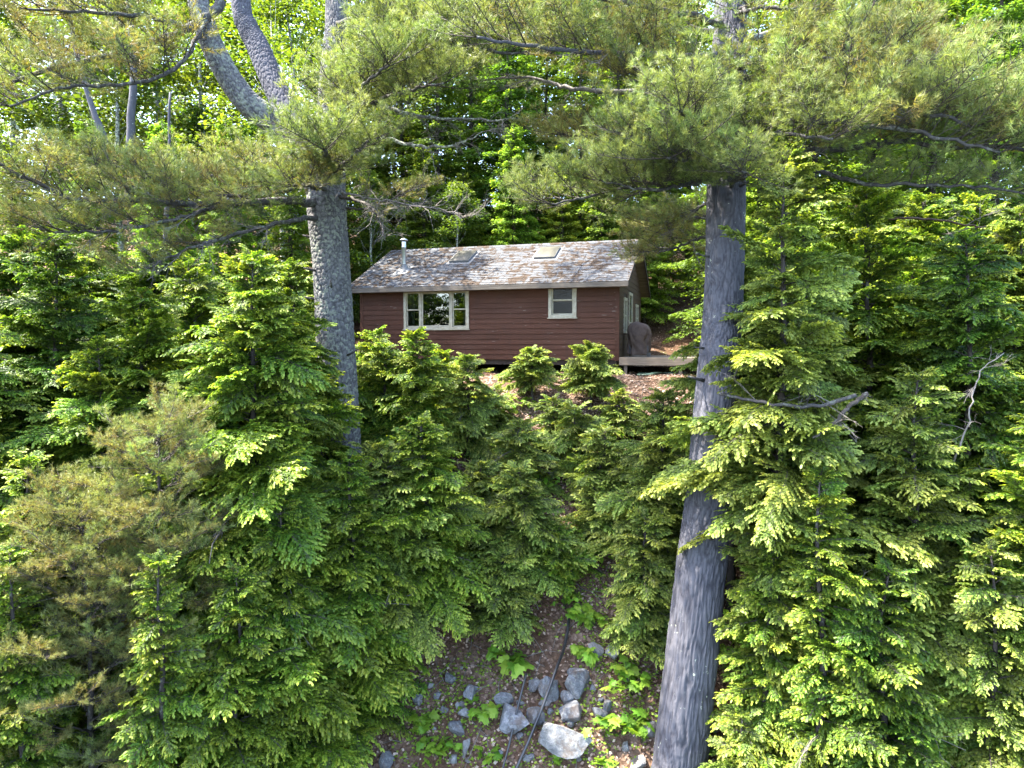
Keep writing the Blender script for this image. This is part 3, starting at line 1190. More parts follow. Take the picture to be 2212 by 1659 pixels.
def dead_twigs(L, seed):
    r = np.random.default_rng(seed)
    mb = MB()

    def crooked(p, d, l, r0, depth):
        n = 6
        pts = [p]; q = p.copy(); dd = d.copy()
        for k in range(n - 1):
            dd = unit(dd + r.normal(0, .16, 3) + np.array([0, 0, -.03]))
            q = q + dd * l / (n - 1); pts.append(q.copy())
        mb.tube(pts, np.linspace(r0, r0 * .35, n), 4 if depth == 0 else 3, 0, .45, False)
        if depth < 2:
            for k in range(int(r.integers(4, 7)) if depth == 0 else int(r.integers(1, 4))):
                i = int(r.integers(1, n - 1))
                d2 = unit(unit(pts[i + 1] - pts[i]) + r.normal(0, .55, 3))
                crooked(pts[i], d2, l * r.uniform(.3, .6), r0 * .55, depth + 1)
    crooked(np.zeros(3), np.array([1.0, 0, 0]), L, .010, 0)
    return mb


SPRAY = {'green': [pine_spray(1.1, 500 + k).mesh('needle_spray', ['twig', 'pine']) for k in range(5)],
         'ochre': [pine_spray(1.1, 520 + k, .8, .5).mesh('needle_spray', ['twig', 'pine_ochre']) for k in range(4)],
         'bare': [dead_twigs(1.0, 540 + k).mesh('dead_twigs', ['dead_wood']) for k in range(4)]}


def smooth_path(pts, n):
    """Catmull-Rom through the given points"""
    pts = [Vector(p) for p in pts]
    if len(pts) < 3:
        return [pts[0].lerp(pts[-1], k / (n - 1)) for k in range(n)]
    ext = [pts[0] * 2 - pts[1]] + pts + [pts[-1] * 2 - pts[-2]]
    out = []
    m = len(pts) - 1
    for k in range(n):
        t = k / (n - 1) * m
        i = min(int(t), m - 1); f = t - i
        p0, p1, p2, p3 = ext[i:i + 4]
        out.append(.5 * ((2 * p1) + (p2 - p0) * f + (2 * p0 - 5 * p1 + 4 * p2 - p3) * f * f + (3 * p1 - p0 - 3 * p2 + p3) * f ** 3))
    return out


def pine_limb(root, pts, r0, r1, seed, f0=.25, step=.13, size=1.0, kinds=('green',), bare_to=0.0, mat='limb_bark', lift=18, spread=58, bare_n=0, f1=1.0):
    """a limb of a pine: a tapered tube with needle sprays as its children"""
    r = np.random.default_rng(seed)
    path = smooth_path([Vector(p) - root.location for p in pts], 28)
    for k in range(1, 27):
        path[k] = path[k] + Vector(r.normal(0, .018, 3))
    mb = MB()
    rad = [r0 + (r1 - r0) * (k / 27) ** .8 for k in range(28)]
    mb.tube(path, rad, 8, 0, .5)
    limb = mb.obj('limb', [mat], root)
    acc = np.array([list(p) for p in path])
    seg = np.concatenate([[0], np.cumsum(np.linalg.norm(np.diff(acc, axis=0), axis=1))])
    L = seg[-1]

    def at(d):
        return np.array([np.interp(d, seg, acc[:, c]) for c in range(3)])
    d = f0 * L
    sg = 1
    while d < L * f1:
        p = at(d); tg = unit(at(min(L, d + .1)) - at(d - .1))
        yaw = math.atan2(tg[1], tg[0])
        frac = d / L
        sg = -sg
        off = sg * R(r.normal(spread - 20 * frac, 16))
        el = R(r.normal(lift, 14))
        kd = kinds[r.integers(len(kinds))]
        me = SPRAY[kd][r.integers(len(SPRAY[kd]))]
        link('needle_spray', me, limb, p, (r.normal(0, .45), -el, yaw + off), size * r.uniform(.65, 1.2))
        d += step * 1.28 * r.uniform(.5, 1.5)
    if f1 >= 1 and kinds:
        tg = unit(at(L) - at(L - .15))
        kd = kinds[0]
        for q in range(3):
            link('needle_spray', SPRAY[kd][r.integers(len(SPRAY[kd]))], limb, at(L), (r.normal(0, .3), -R(12 + 8 * q), math.atan2(tg[1], tg[0]) + R((q - 1) * 35)), size * r.uniform(.7, 1))
    for q in range(bare_n):
        d = r.uniform(.15, .9) * L
        p = at(d); tg = unit(at(min(L, d + .1)) - at(d - .1))
        link('dead_twigs', SPRAY['bare'][r.integers(4)], limb, p, (r.normal(0, .6), R(r.normal(10, 30)), math.atan2(tg[1], tg[0]) + R(r.choice([-1, 1]) * r.uniform(10, 75))), r.uniform(.4, 1.0))
    return limb


def plates(u, v, nu, seed):
    """cell borders of a jittered grid that closes after nu columns: 0 in the cracks"""
    ui = np.floor(u).astype(np.int64); vi = np.floor(v).astype(np.int64)
    f1 = np.full(u.shape, 9.0); f2 = np.full(u.shape, 9.0)
    for du in (-1, 0, 1):
        for dv in (-1, 0, 1):
            cu = ui + du; cv = vi + dv
            h = ((cu % nu) * 374761393 + cv * 668265263 + seed * 974634777) & 0x7fffffff
            h = ((h ^ (h >> 13)) * 1274126177) & 0x7fffffff
            h2 = ((h ^ (h >> 11)) * 1103515245) & 0x7fffffff
            px_ = cu + .5 + ((h & 0xffff) / 65535.0 - .5) * .9
            py_ = cv + .5 + ((h2 >> 8 & 0xffff) / 65535.0 - .5) * .9
            d = np.hypot(u - px_, v - py_)
            f2 = np.minimum(f2, np.maximum(d, f1)); f1 = np.minimum(f1, d)
    return f2 - f1


def bark_trunk(root, path, radii, name='trunk', mat='pine_bark', na=160, dz=.02, amp=.036, seed=0, plates_n=40, cell=.34):
    """furrowed trunk: ridges that run up the stem, split and join"""
    path = [Vector(p) - root.location for p in path]
    tot = sum((path[i + 1] - path[i]).length for i in range(len(path) - 1))
    n = int(tot / dz)
    sp = smooth_path(path, n)
    rr = np.interp(np.linspace(0, 1, n), np.linspace(0, 1, len(radii)), radii)
    acc = np.array([list(p) for p in sp])
    ang = np.arange(na) / na * 2 * np.pi
    H = np.linspace(0, tot, n)
    A, Z = np.meshgrid(ang, H)
    # noise sampled on the cylinder so that it closes on itself
    wz = Z + (vnoise(np.cos(A) * 3 + 5, np.sin(A) * 3 + Z * 2, seed) - .5) * .12
    wa = A / (2 * np.pi) + (vnoise(np.cos(A) * 3 + Z * 1.7 + 7, np.sin(A) * 3 + 40 + Z * 1.2, seed + 5) - .5) * .05
    p1 = plates(wa * plates_n, wz / cell, plates_n, seed + 11)
    p2 = plates(wa * plates_n * 2, wz / (cell * .45), plates_n * 2, seed + 12)
    lump = vnoise(np.cos(A) * 3 + 20, np.sin(A) * 3 + 31 + Z * .9, seed)
    fine = vnoise(A / (2 * np.pi) * 70, Z * 26, seed + 4)
    hgt = np.clip(p1 * 2.6, 0, 1) * .50 + np.clip(p2 * 2.2, 0, 1) * .22 + lump * .12 + fine * .22
    disp = (hgt - .5) * amp
    tg = np.gradient(acc, axis=0); tg /= np.linalg.norm(tg, axis=1)[:, None]
    fx = np.cross(tg, np.array([0, 1.0, 0])); fx /= np.linalg.norm(fx, axis=1)[:, None]
    fy = np.cross(tg, fx)
    Rr = rr[:, None] * (1 + .05 * np.sin(A * 2 + Z * .5) + .04 * np.sin(A * 3 - Z * .3)) + disp
    V = acc[:, None, :] + Rr[..., None] * (np.cos(A)[..., None] * fx[:, None, :] + np.sin(A)[..., None] * fy[:, None, :])
    i = np.arange(n - 1)[:, None] * na; j = np.arange(na)[None]
    a = (i + j).ravel(); b = (i + (j + 1) % na).ravel()
    mb = MB()
    mb.add(V.reshape(-1, 3), np.stack([a, b, b + na, a + na], 1), 0, np.clip(hgt, 0, 1).ravel(), True)
    return mb.obj(name, [mat], root)


# ------------------------------------------------------------------ the two big pines
# right pine: leaning trunk that runs out of the bottom and the top of the picture
rp = [(1465, 1655, 11.0), (1510, 1253, 11.45), (1530, 1080, 11.65), (1552, 800, 12.0), (1564, 653, 12.2), (1570, 433, 12.5), (1574, 150, 12.85), (1578, 0, 13.05)]
rw = [113, 101, 95, 87, 83, 78, 66, 60]
rpath = [P(*q) for q in rp]
rrad = [w_ / F * q[2] / 2 for w_, q in zip(rw, rp)]
foot = rpath[0] + (rpath[0] - rpath[1]).normalized() * 1.0
foot.z = gz(foot.x, foot.y) - .3
crown_top = rpath[-1] + Vector((.15, .5, 6.0))
pine_r = thing('white_pine', "tall white pine with a bare leaning trunk in front of the cabin's right end", 'tree', (foot.x, foot.y, foot.z + .3), 'big white pines on the bank')
bark_trunk(pine_r, [foot] + rpath + [crown_top], [rrad[0] * 1.15] + rrad + [.16], seed=3, cell=.55)
# left pine: stout trunk that forks behind its own boughs
lp = [(742, 1100, 15.3), (733, 920, 15.4), (722, 720, 15.5), (714, 569, 15.55), (704, 433, 15.6), (712, 300, 15.8), (722, 120, 16.1), (728, 0, 16.3)]
lw = [84, 81, 80, 80, 84, 62, 46, 42]
lpath = [P(*q) for q in lp]
lrad = [w_ / F * q[2] / 2 for w_, q in zip(lw, lp)]
lfoot = lpath[0] + Vector((.05, -.02, -1.0))
lfoot.z = gz(lfoot.x, lfoot.y) - .3
pine_l = thing('white_pine', "stout forked white pine with pale lichen before the cabin's left end", 'tree', (lfoot.x, lfoot.y, lfoot.z + .3), 'big white pines on the bank')
bark_trunk(pine_l, [lfoot] + lpath + [lpath[-1] + Vector((0, .3, 6))], [lrad[0] * 1.1] + lrad + [.12], mat='pine_bark_lichen', seed=8, plates_n=34, cell=.17)
st = [(700, 425, 15.6), (668, 335, 15.4), (633, 290, 15.2), (547, 233, 14.9), (500, 177, 14.8), (463, 110, 14.7), (443, 57, 14.6), (427, 0, 14.6), (415, -120, 14.6)]
stw = [66, 62, 56, 48, 46, 44, 42, 40, 30]
bark_trunk(pine_l, [P(*q) for q in st] + [P(415, -120, 14.6) + Vector((-.2, .2, 3))], [w_ / F * 15 / 2 for w_ in stw] + [.08], name='stem', mat='pine_bark_lichen', na=96, amp=.03, plates_n=26, cell=.16, seed=12)
st = [(668, 335, 15.4), (600, 200, 15.9), (556, 100, 16.2), (535, 60, 16.3), (518, -10, 16.4)]
bark_trunk(pine_l, [P(*q) for q in st] + [P(505, -120, 16.5) + Vector((-.2, .2, 3))], [w_ / F * 16 / 2 for w_ in (48, 46, 44, 42, 40)] + [.08], name='stem', mat='pine_bark', na=96, amp=.03, plates_n=26, cell=.16, seed=14)


def PL(*q):
    return [P(*k) for k in q]


G, O_, M_ = ('green',), ('ochre',), ('green', 'green', 'ochre')
OM = ('ochre', 'ochre', 'green')
def stubs(root, path, radii, n, seed):
    r = np.random.default_rng(seed)
    for k in range(n):
        i = int(r.integers(1, len(path) - 1)); f = r.random()
        c = path[i].lerp(path[i + 1], f) - root.location
        rad = radii[i] + (radii[i + 1] - radii[i]) * f
        a = r.uniform(0, 6.28)
        d = Vector((math.cos(a), -abs(math.sin(a)) if r.random() < .75 else abs(math.sin(a)), r.normal(.15, .25))).normalized()
        l = r.uniform(.08, .45); t = r.uniform(.012, .026)
        m_ = MB()
        e = c + d * (rad + l)
        m_.tube([c + d * rad * .8, c + d * (rad + l * .5) + Vector((0, 0, -.02 * l)), e], [t * 1.5, t, t * .7], 7, 0, .4)
        m_.obj('branch_stub', ['limb_bark'], root)


stubs(pine_r, rpath, rrad, 15, 1)
stubs(pine_l, lpath[:6], lrad[:6], 11, 2)
# limbs of the left pine
pine_limb(pine_l, PL((477, 2, 14.6), (447, 40, 14.4), (407, 60, 14.2), (353, 83, 14.0), (233, 118, 13.6), (100, 152, 13.2), (-60, 205, 12.8)), .11, .03, 21, .30, .10, 1.05, OM, lift=26, bare_n=10)
pine_limb(pine_l, PL((407, 60, 14.2), (330, 40, 13.6), (220, 30, 13.0), (60, 20, 12.4)), .06, .02, 22, .15, .10, 1.0, OM, lift=20, bare_n=4)
pine_limb(pine_l, PL((690, 440, 15.3), (620, 432, 14.6), (500, 440, 13.9), (367, 437, 13.2), (167, 428, 12.4), (77, 393, 12.0), (-30, 335, 11.6)), .10, .025, 23, .12, .085, 1.05, M_ + O_, lift=24, bare_n=24)
pine_limb(pine_l, PL((500, 440, 13.9), (410, 465, 13.3), (300, 490, 12.8), (170, 500, 12.4), (110, 500, 12.2)), .05, .015, 24, .12, .10, 1.0, OM, lift=10, bare_n=6)
pine_limb(pine_l, PL((690, 470, 15.2), (610, 480, 14.4), (500, 510, 13.6), (390, 545, 13.0), (300, 590, 12.6)), .06, .015, 25, .3, .15, .9, OM, lift=4, bare_n=28)
pine_limb(pine_l, PL((660, 340, 15.6), (570, 350, 16.2), (460, 380, 16.0), (360, 400, 15.6), (270, 410, 15.4)), .06, .02, 26, .25, .09, .95, M_ + O_, lift=26, bare_n=4)
# green boughs in front of the fork
pine_limb(pine_l, PL((700, 350, 15.3), (705, 340, 13.8), (705, 330, 12.6), (700, 325, 11.9)), .07, .02, 28, .28, .07, .95, G, lift=14)
pine_limb(pine_l, PL((712, 300, 15.6), (740, 250, 14.2), (780, 190, 13.0), (840, 140, 12.0)), .07, .02, 29, .22, .075, 1.0, G, lift=26)
pine_limb(pine_l, PL((700, 380, 15.3), (720, 370, 14.0), (760, 340, 13.0), (800, 300, 12.4)), .06, .02, 30, .2, .085, .95, G, lift=12)
pine_limb(pine_l, PL((705, 410, 15.3), (680, 405, 14.0), (655, 400, 13.2), (630, 400, 12.8)), .05, .02, 31, .2, .085, .85, M_, lift=12)
pine_limb(pine_l, PL((722, 120, 16.0), (800, 90, 15.0), (920, 60, 14.0), (1040, 50, 13.2), (1130, 60, 12.8)), .08, .02, 32, .22, .075, 1.05, G, lift=28)
pine_limb(pine_l, PL((716, 210, 15.8), (800, 170, 14.8), (900, 140, 14.0), (1010, 130, 13.4)), .08, .02, 33, .2, .08, 1.0, G, lift=22)
# bare limbs towards the middle
pine_limb(pine_l, PL((712, 275, 15.6), (780, 222, 15.4), (834, 233, 15.2), (887, 247, 15.0), (971, 257, 14.8), (1070, 258, 14.6), (1165, 256, 14.5)), .075, .012, 34, .02, .5, .6, ('bare',), bare_n=16, mat='grey_bark')
pine_limb(pine_l, PL((712, 300, 15.6), (800, 290, 15.3), (871, 312, 15.0), (934, 317, 14.8), (1000, 308, 14.7), (1042, 285, 14.6)), .055, .012, 35, .05, .4, .7, ('bare',), bare_n=14, mat='grey_bark')
pine_limb(pine_l, PL((735, 425, 15.4), (770, 432, 15.2), (804, 450, 15.0), (820, 480, 14.9), (830, 512, 14.8)), .045, .012, 36, .05, .25, .8, ('bare',), bare_n=14, mat='twig')
pine_limb(pine_l, PL((735, 415, 15.5), (800, 430, 15.6), (880, 440, 15.6), (980, 460, 15.6), (1000, 470, 15.6)), .03, .008, 37, .05, .2, .9, ('bare',), bare_n=16, mat='dead_wood')
pine_limb(pine_l, PL((740, 450, 15.6), (790, 450, 15.9), (850, 430, 16.2), (890, 410, 16.4)), .03, .008, 38, .2, .14, .8, ('ochre',), bare_n=10, mat='twig')
pine_limb(pine_l, PL((722, 100, 16.0), (820, 110, 15.0), (930, 105, 14.0), (1060, 110, 13.4), (1180, 120, 13.0)), .07, .02, 131, .2, .07, 1.05, G, lift=24)
pine_limb(pine_l, PL((725, 50, 16.1), (790, 30, 15.2), (870, 10, 14.6), (960, -10, 14.2)), .06, .02, 132, .25, .08, 1.05, M_, lift=24)
pine_limb(pine_l, PL((714, 240, 15.7), (790, 230, 14.4), (860, 200, 13.4), (960, 180, 12.8)), .06, .02, 134, .25, .075, .95, G, lift=20)
pine_limb(pine_l, PL((447, 40, 14.4), (380, 150, 13.6), (280, 180, 13.0), (140, 190, 12.6), (20, 230, 12.4)), .05, .02, 135, .2, .09, 1.0, OM, lift=18, bare_n=5)
pine_limb(pine_l, PL((660, 400, 15.2), (540, 425, 14.4), (410, 405, 13.8), (260, 360, 13.4), (140, 355, 13.2)), .05, .02, 136, .3, .09, 1.0, OM, lift=16, bare_n=6)
pine_limb(pine_l, PL((722, 120, 16.1), (800, 100, 18.2), (890, 95, 20.4), (985, 100, 22.6), (1050, 108, 23.6)), .07, .02, 137, .3, .13, 1.1, M_, lift=12, bare_n=4)
pine_limb(pine_l, PL((724, 60, 16.2), (830, 55, 18.6), (960, 60, 21.6), (1090, 75, 23.4)), .06, .02, 138, .35, .15, 1.05, M_, lift=12)
# boughs above the picture that shade the bank
for k, (dx_, dy_, z_) in enumerate(((-2.6, .8, 9.5), (2.8, -1.2, 9.0), (1.6, 2.4, 10.2), (-1.2, -2.8, 10.0), (3.0, 1.6, 11.2), (-2.8, 2.2, 11.6))):
    p0 = Vector((lpath[-1].x, lpath[-1].y + .1, z_))
    pine_limb(pine_l, [p0, p0 + Vector((dx_ * .5, dy_ * .5, .2)), p0 + Vector((dx_, dy_, .3))], .06, .02, 60 + k, .35, .24, 1.0, M_)

# limbs of the right pine
pine_limb(pine_r, PL((1572, 203, 12.9), (1474, 200, 13.2), (1337, 197, 13.6), (1230, 190, 14.0), (1187, 177, 14.2), (1137, 167, 14.4), (1047, 173, 14.6)), .075, .018, 41, .75, .16, .8, ('bare', 'green'), bare_n=12, mat='dead_wood')
pine_limb(pine_r, PL((1573, 120, 12.8), (1480, 122, 12.2), (1394, 117, 11.8), (1257, 112, 11.4), (1120, 97, 11.0), (1030, 80, 10.8)), .075, .02, 42, .2, .075, 1.0, M_ , lift=26, mat='pine_bark', bare_n=6)
pine_limb(pine_r, PL((1575, 60, 13.0), (1480, 30, 12.4), (1360, 10, 11.8), (1230, -10, 11.2)), .07, .02, 43, .2, .08, 1.0, M_, lift=22)
pine_limb(pine_r, PL((1574, 90, 12.9), (1615, 83, 13.2), (1688, 67, 13.6), (1760, 55, 14.0), (1841, 50, 14.4)), .09, .03, 44, .9, .3, .8, ('ochre',), bare_n=8, mat='grey_bark')
pine_limb(pine_r, PL((1574, 150, 12.7), (1650, 130, 12.0), (1740, 125, 11.5), (1850, 130, 11.0), (1960, 150, 10.6)), .07, .02, 45, .15, .07, 1.0, ('ochre', 'green'), lift=24)
pine_limb(pine_r, PL((1572, 240, 12.6), (1640, 230, 11.8), (1730, 220, 11.2), (1850, 225, 10.6), (2000, 245, 10.2), (2120, 270, 10.0)), .08, .02, 46, .12, .062, 1.0, M_, lift=24)
pine_limb(pine_r, PL((1571, 330, 12.5), (1620, 300, 11.5), (1700, 290, 10.8), (1800, 300, 10.2)), .06, .02, 47, .12, .07, .95, G, lift=24)
pine_limb(pine_r, PL((1570, 345, 12.5), (1700, 330, 11.8), (1861, 317, 11.2), (1941, 307, 10.9), (2041, 317, 10.6), (2212, 323, 10.2), (2300, 320, 10.0)), .065, .02, 48, .2, .075, .95, M_, lift=20, bare_n=6)
pine_limb(pine_r, PL((1571, 300, 12.5), (1540, 290, 11.4), (1500, 270, 10.6), (1470, 240, 10.0)), .06, .02, 49, .2, .065, .9, G, lift=22)
pine_limb(pine_r, PL((1571, 360, 12.5), (1540, 350, 11.6), (1480, 345, 10.8), (1440, 340, 10.4)), .06, .02, 50, .2, .065, .9, G, lift=14)
pine_limb(pine_r, PL((1570, 390, 12.6), (1500, 385, 12.2), (1400, 395, 12.0), (1290, 420, 11.8), (1190, 440, 11.6)), .06, .015, 51, .12, .075, .95, G, lift=16)
pine_limb(pine_r, PL((1570, 340, 12.6), (1480, 330, 13.2), (1380, 310, 13.6), (1290, 300, 14.0), (1220, 290, 14.2)), .05, .015, 52, .3, .07, .9, O_, lift=12, bare_n=6)
pine_limb(pine_r, PL((1572, 210, 12.7), (1500, 180, 12.2), (1420, 170, 11.8), (1350, 175, 11.6)), .05, .02, 53, .2, .08, .85, ('ochre', 'green'), lift=20)
pine_limb(pine_r, PL((1570, 420, 12.6), (1510, 450, 13.2), (1450, 480, 13.8), (1400, 520, 14.4)), .04, .012, 54, .25, .13, .8, ('ochre', 'green'), lift=4, bare_n=12)
pine_limb(pine_r, PL((1570, 410, 12.6), (1590, 390, 11.4), (1610, 380, 10.6), (1600, 370, 10.2)), .05, .02, 55, .3, .08, .8, G, lift=10)
pine_limb(pine_r, PL((1570, 300, 12.6), (1760, 370, 11.8), (1900, 400, 11.2), (2060, 400, 10.6), (2220, 420, 10.2)), .05, .015, 56, .45, .085, .85, G, lift=16)
pine_limb(pine_r, PL((1574, 70, 13.0), (1460, 60, 13.2), (1330, 60, 13.4), (1200, 45, 13.6), (1080, 40, 13.8)), .06, .02, 141, .12, .075, 1.05, M_, lift=22)
pine_limb(pine_r, PL((1574, 170, 12.8), (1640, 170, 12.4), (1760, 175, 12.0), (1920, 190, 11.8), (2080, 210, 11.6), (2240, 230, 11.4)), .07, .02, 142, .15, .075, 1.05, OM, lift=22)
pine_limb(pine_r, PL((1574, 100, 12.8), (1680, 110, 12.6), (1800, 105, 12.4), (1930, 120, 12.2)), .06, .02, 143, .2, .08, 1.0, OM, lift=20)
pine_limb(pine_r, PL((1574, 40, 13.0), (1620, 20, 12.4), (1700, 15, 12.0), (1780, 20, 11.6)), .05, .02, 144, .2, .09, .95, M_, lift=18)
pine_limb(pine_r, PL((1572, 270, 12.6), (1700, 260, 11.4), (1860, 270, 10.6), (2000, 290, 10.2), (2160, 330, 9.9)), .06, .02, 145, .3, .07, .95, M_, lift=22)
pine_limb(pine_r, PL((1571, 370, 12.5), (1480, 400, 11.8), (1400, 410, 11.4), (1300, 390, 11.2)), .05, .015, 146, .2, .075, .9, G, lift=16)
pine_limb(pine_r, PL((1572, 320, 12.5), (1500, 320, 11.4), (1430, 300, 10.8), (1380, 300, 10.6)), .05, .02, 147, .25, .075, .9, G, lift=18)
pine_limb(pine_r, PL((1570, 500, 12.8), (1500, 520, 13.4), (1440, 540, 13.8), (1395, 550, 14.2)), .04, .012, 148, .15, .08, .8, O_, lift=10, bare_n=6)
pine_limb(pine_r, PL((1571, 460, 12.8), (1500, 470, 13.6), (1430, 480, 14.2), (1390, 500, 14.6)), .03, .012, 149, .2, .09, .7, OM, lift=10, bare_n=8)
for k, (dx_, dy_, z_) in enumerate(((-2.6, .8, 7.6), (2.8, -1.2, 7.4), (1.6, 2.4, 8.2), (-1.2, -2.8, 8.6), (2.6, 1.6, 9.4))):
    p0 = Vector((rpath[-1].x, rpath[-1].y + .1, z_))
    pine_limb(pine_r, [p0, p0 + Vector((dx_ * .5, dy_ * .5, .2)), p0 + Vector((dx_, dy_, .3))], .06, .02, 80 + k, .35, .24, 1.0, M_)

# ------------------------------------------------------------------ young pine, lower left
def young_pine(label, apex, D, Rad, seed, kinds, nb=None):
    r = np.random.default_rng(seed)
    top = P(apex[0], apex[1], D)
    bz = gz(top.x, top.y) - .08
    H = top.z - bz
    root = thing('young_pine', label, 'tree', (top.x, top.y, bz), 'young pines on the bank')
    mb = MB()
    ax = trunk_tube(mb, (0, 0, 0), H, .05, (0, 0), r, wob=.02)
    mb.obj('trunk', ['bark'], root)
    az = 0
    nb = nb or int(H * 5)
    for i in range(nb):
        h = .3 + .69 * (i + .5) / nb
        az += 2.399
        L = Rad * (1 - h) ** .6 * r.uniform(.7, 1.1) + .25
        el = R(r.normal(18 + 25 * h, 8))
        p0 = Vector((0, 0, h * H))
        d = Vector((math.cos(az) * math.cos(el), math.sin(az) * math.cos(el), math.sin(el)))
        pine_limb(root, [root.location + p0, root.location + p0 + d * L * .5 + Vector((0, 0, -.05 * L)), root.location + p0 + d * L], .018, .006, seed * 100 + i, .2, .13, .62, kinds, mat='twig', lift=22)
    return root


young_pine('bushy young pine with yellowing needles among the lower left hemlocks', (340, 930), 10.3, 1.3, 3, ('ochre', 'green'))
young_pine('young pine with brown-yellow needles, the lower one of two at the left', (180, 1090), 9.7, 1.35, 4, ('ochre', 'green'))

# ------------------------------------------------------------------ hemlocks on the bank
HG = 'hemlock trees on the bank'
hemlock_tree('tall bright green hemlock just left of the lichened pine trunk', (528, 550), 11.5, 2.25, 1, full=1.1)
hemlock_tree('broad hemlock left of the tall bright one, behind the young pine', (300, 630), 13.0, 2.3, 2)
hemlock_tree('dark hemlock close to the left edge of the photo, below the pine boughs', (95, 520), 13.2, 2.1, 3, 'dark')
hemlock_tree('hemlock cut by the left edge of the photo at mid height', (-70, 640), 11.4, 2.1, 4)
hemlock_tree('lower hemlock at the left edge beside the yellowing young pine', (-20, 900), 10.6, 1.6, 5)
hemlock_tree('low hemlock in the bottom left, right of the lower young pine', (480, 1240), 9.7, 1.4, 6)
hemlock_tree('hemlock hiding the foot of the lichened pine trunk', (760, 985), 11.9, 1.5, 7)
hemlock_tree('bushy hemlock in the lower middle with its dark stem showing', (935, 905), 13.0, 1.5, 8, h0=.2, full=1.2)
hemlock_tree('pointed hemlock in front of the picture window', (908, 722), 16.4, 1.25, 9, full=1.2)
hemlock_tree('hemlock between the lichened trunk and the picture window', (838, 742), 17.0, 1.25, 10, full=1.2)
hemlock_tree('hemlock below the blank stretch of wall right of the picture window', (1010, 772), 16.8, 1.1, 11, 'pale', full=1.2)
hemlock_tree('left of two small flat-topped hemlocks in front of the cabin wall', (1150, 760), 18.7, .95, 12, 'pale', h0=.36, nb=75, prof=.42)
hemlock_tree('right of two small flat-topped hemlocks, below the single window', (1272, 752), 18.5, 1.05, 13, 'pale', h0=.36, nb=85, prof=.42)
hemlock_tree('pale hemlock on the slope below the left small one', (1120, 915), 15.6, 1.05, 14, 'pale', full=1.2)
hemlock_tree('pale hemlock on the slope below the right small one', (1245, 880), 16.2, .95, 15, 'pale', full=1.2)
hemlock_tree('hemlock on the middle slope with drooping grey-green boughs', (1045, 1010), 14.6, 1.2, 16, 'pale', full=1.2)
hemlock_tree('hemlock just left of the leaning pine trunk', (1418, 850), 13.5, 1.3, 17, 'pale', full=1.3)
hemlock_tree('hemlock filling the middle slope left of the bare path', (1140, 1010), 13.8, 1.15, 26, 'pale', full=1.2, h0=.14)
hemlock_tree('small pale hemlock on the slope above the bare path', (1300, 930), 15.0, 1.0, 27, 'pale', full=1.3)
hemlock_tree('drooping hemlock between the tall bright one and the dark-stemmed one', (840, 960), 12.7, 1.45, 28, 'pale', full=1.2, h0=.2)
hemlock_tree('low bushy hemlock against the foot of the cabin wall under the picture window', (955, 765), 18.6, 1.0, 29, 'mid', nb=90, prof=.45)
hemlock_tree('low hemlock at the left corner of the cabin beside the lichened trunk', (800, 720), 18.0, 1.2, 30, 'mid', full=1.4)
hemlock_tree('low pale hemlock at the edge of the sunlit leaf litter below the deck', (1440, 905), 15.8, .9, 31, 'pale', nb=80, prof=.45)
hemlock_tree('hemlock low on the bank left of the bare path with yellow-tipped boughs', (1080, 1200), 12.9, .95, 32, 'pale', full=1.2, h0=.26)


hemlock_tree('hemlock in the left half behind the tall bright one', (655, 640), 13.8, 1.6, 41, full=1.1)
hemlock_tree('hemlock above the yellowing young pine', (215, 740), 12.2, 1.9, 42)
hemlock_tree('slim hemlock tucked against the left side of the lichened trunk', (690, 790), 14.4, 1.2, 43)
hemlock_tree('dark low hemlock at the left edge above the young pines', (30, 790), 12.4, 1.7, 44, 'dark')
hemlock_tree('hemlock in the lower left between young pine and dark-stemmed hemlock', (620, 1080), 10.7, 1.45, 45)
hemlock_tree('bright hemlock on the right, in front of the slim grey sapling', (1790, 640), 11.8, 1.7, 48, 'pale')
hemlock_tree('hemlock among the right woods below the reddish dead limb', (2040, 620), 12.2, 1.9, 49, 'dark')
hemlock_tree('small hemlock beside the leaning pine at mid height on the right', (1660, 1150), 10.6, 1.0, 50)
hemlock_tree('hemlock in the bottom right corner', (2160, 1180), 9.1, 1.4, 51, 'pale')
hemlock_tree('low hemlock at the bottom of the right third', (1930, 1220), 9.2, 1.3, 52, 'dark')
hemlock_tree('hemlock in the right woods straight below the bright ochre bough', (1960, 560), 14.0, 2.0, 53)


hemlock_tree('small hemlock in the bottom left corner in front of the lower young pine', (50, 1180), 9.2, .95, 54)
hemlock_tree('small hemlock between the two yellowing young pines', (345, 1190), 9.4, .75, 55)
hemlock_tree('small hemlock at the left edge over the lower young pine', (75, 985), 9.9, 1.0, 56)


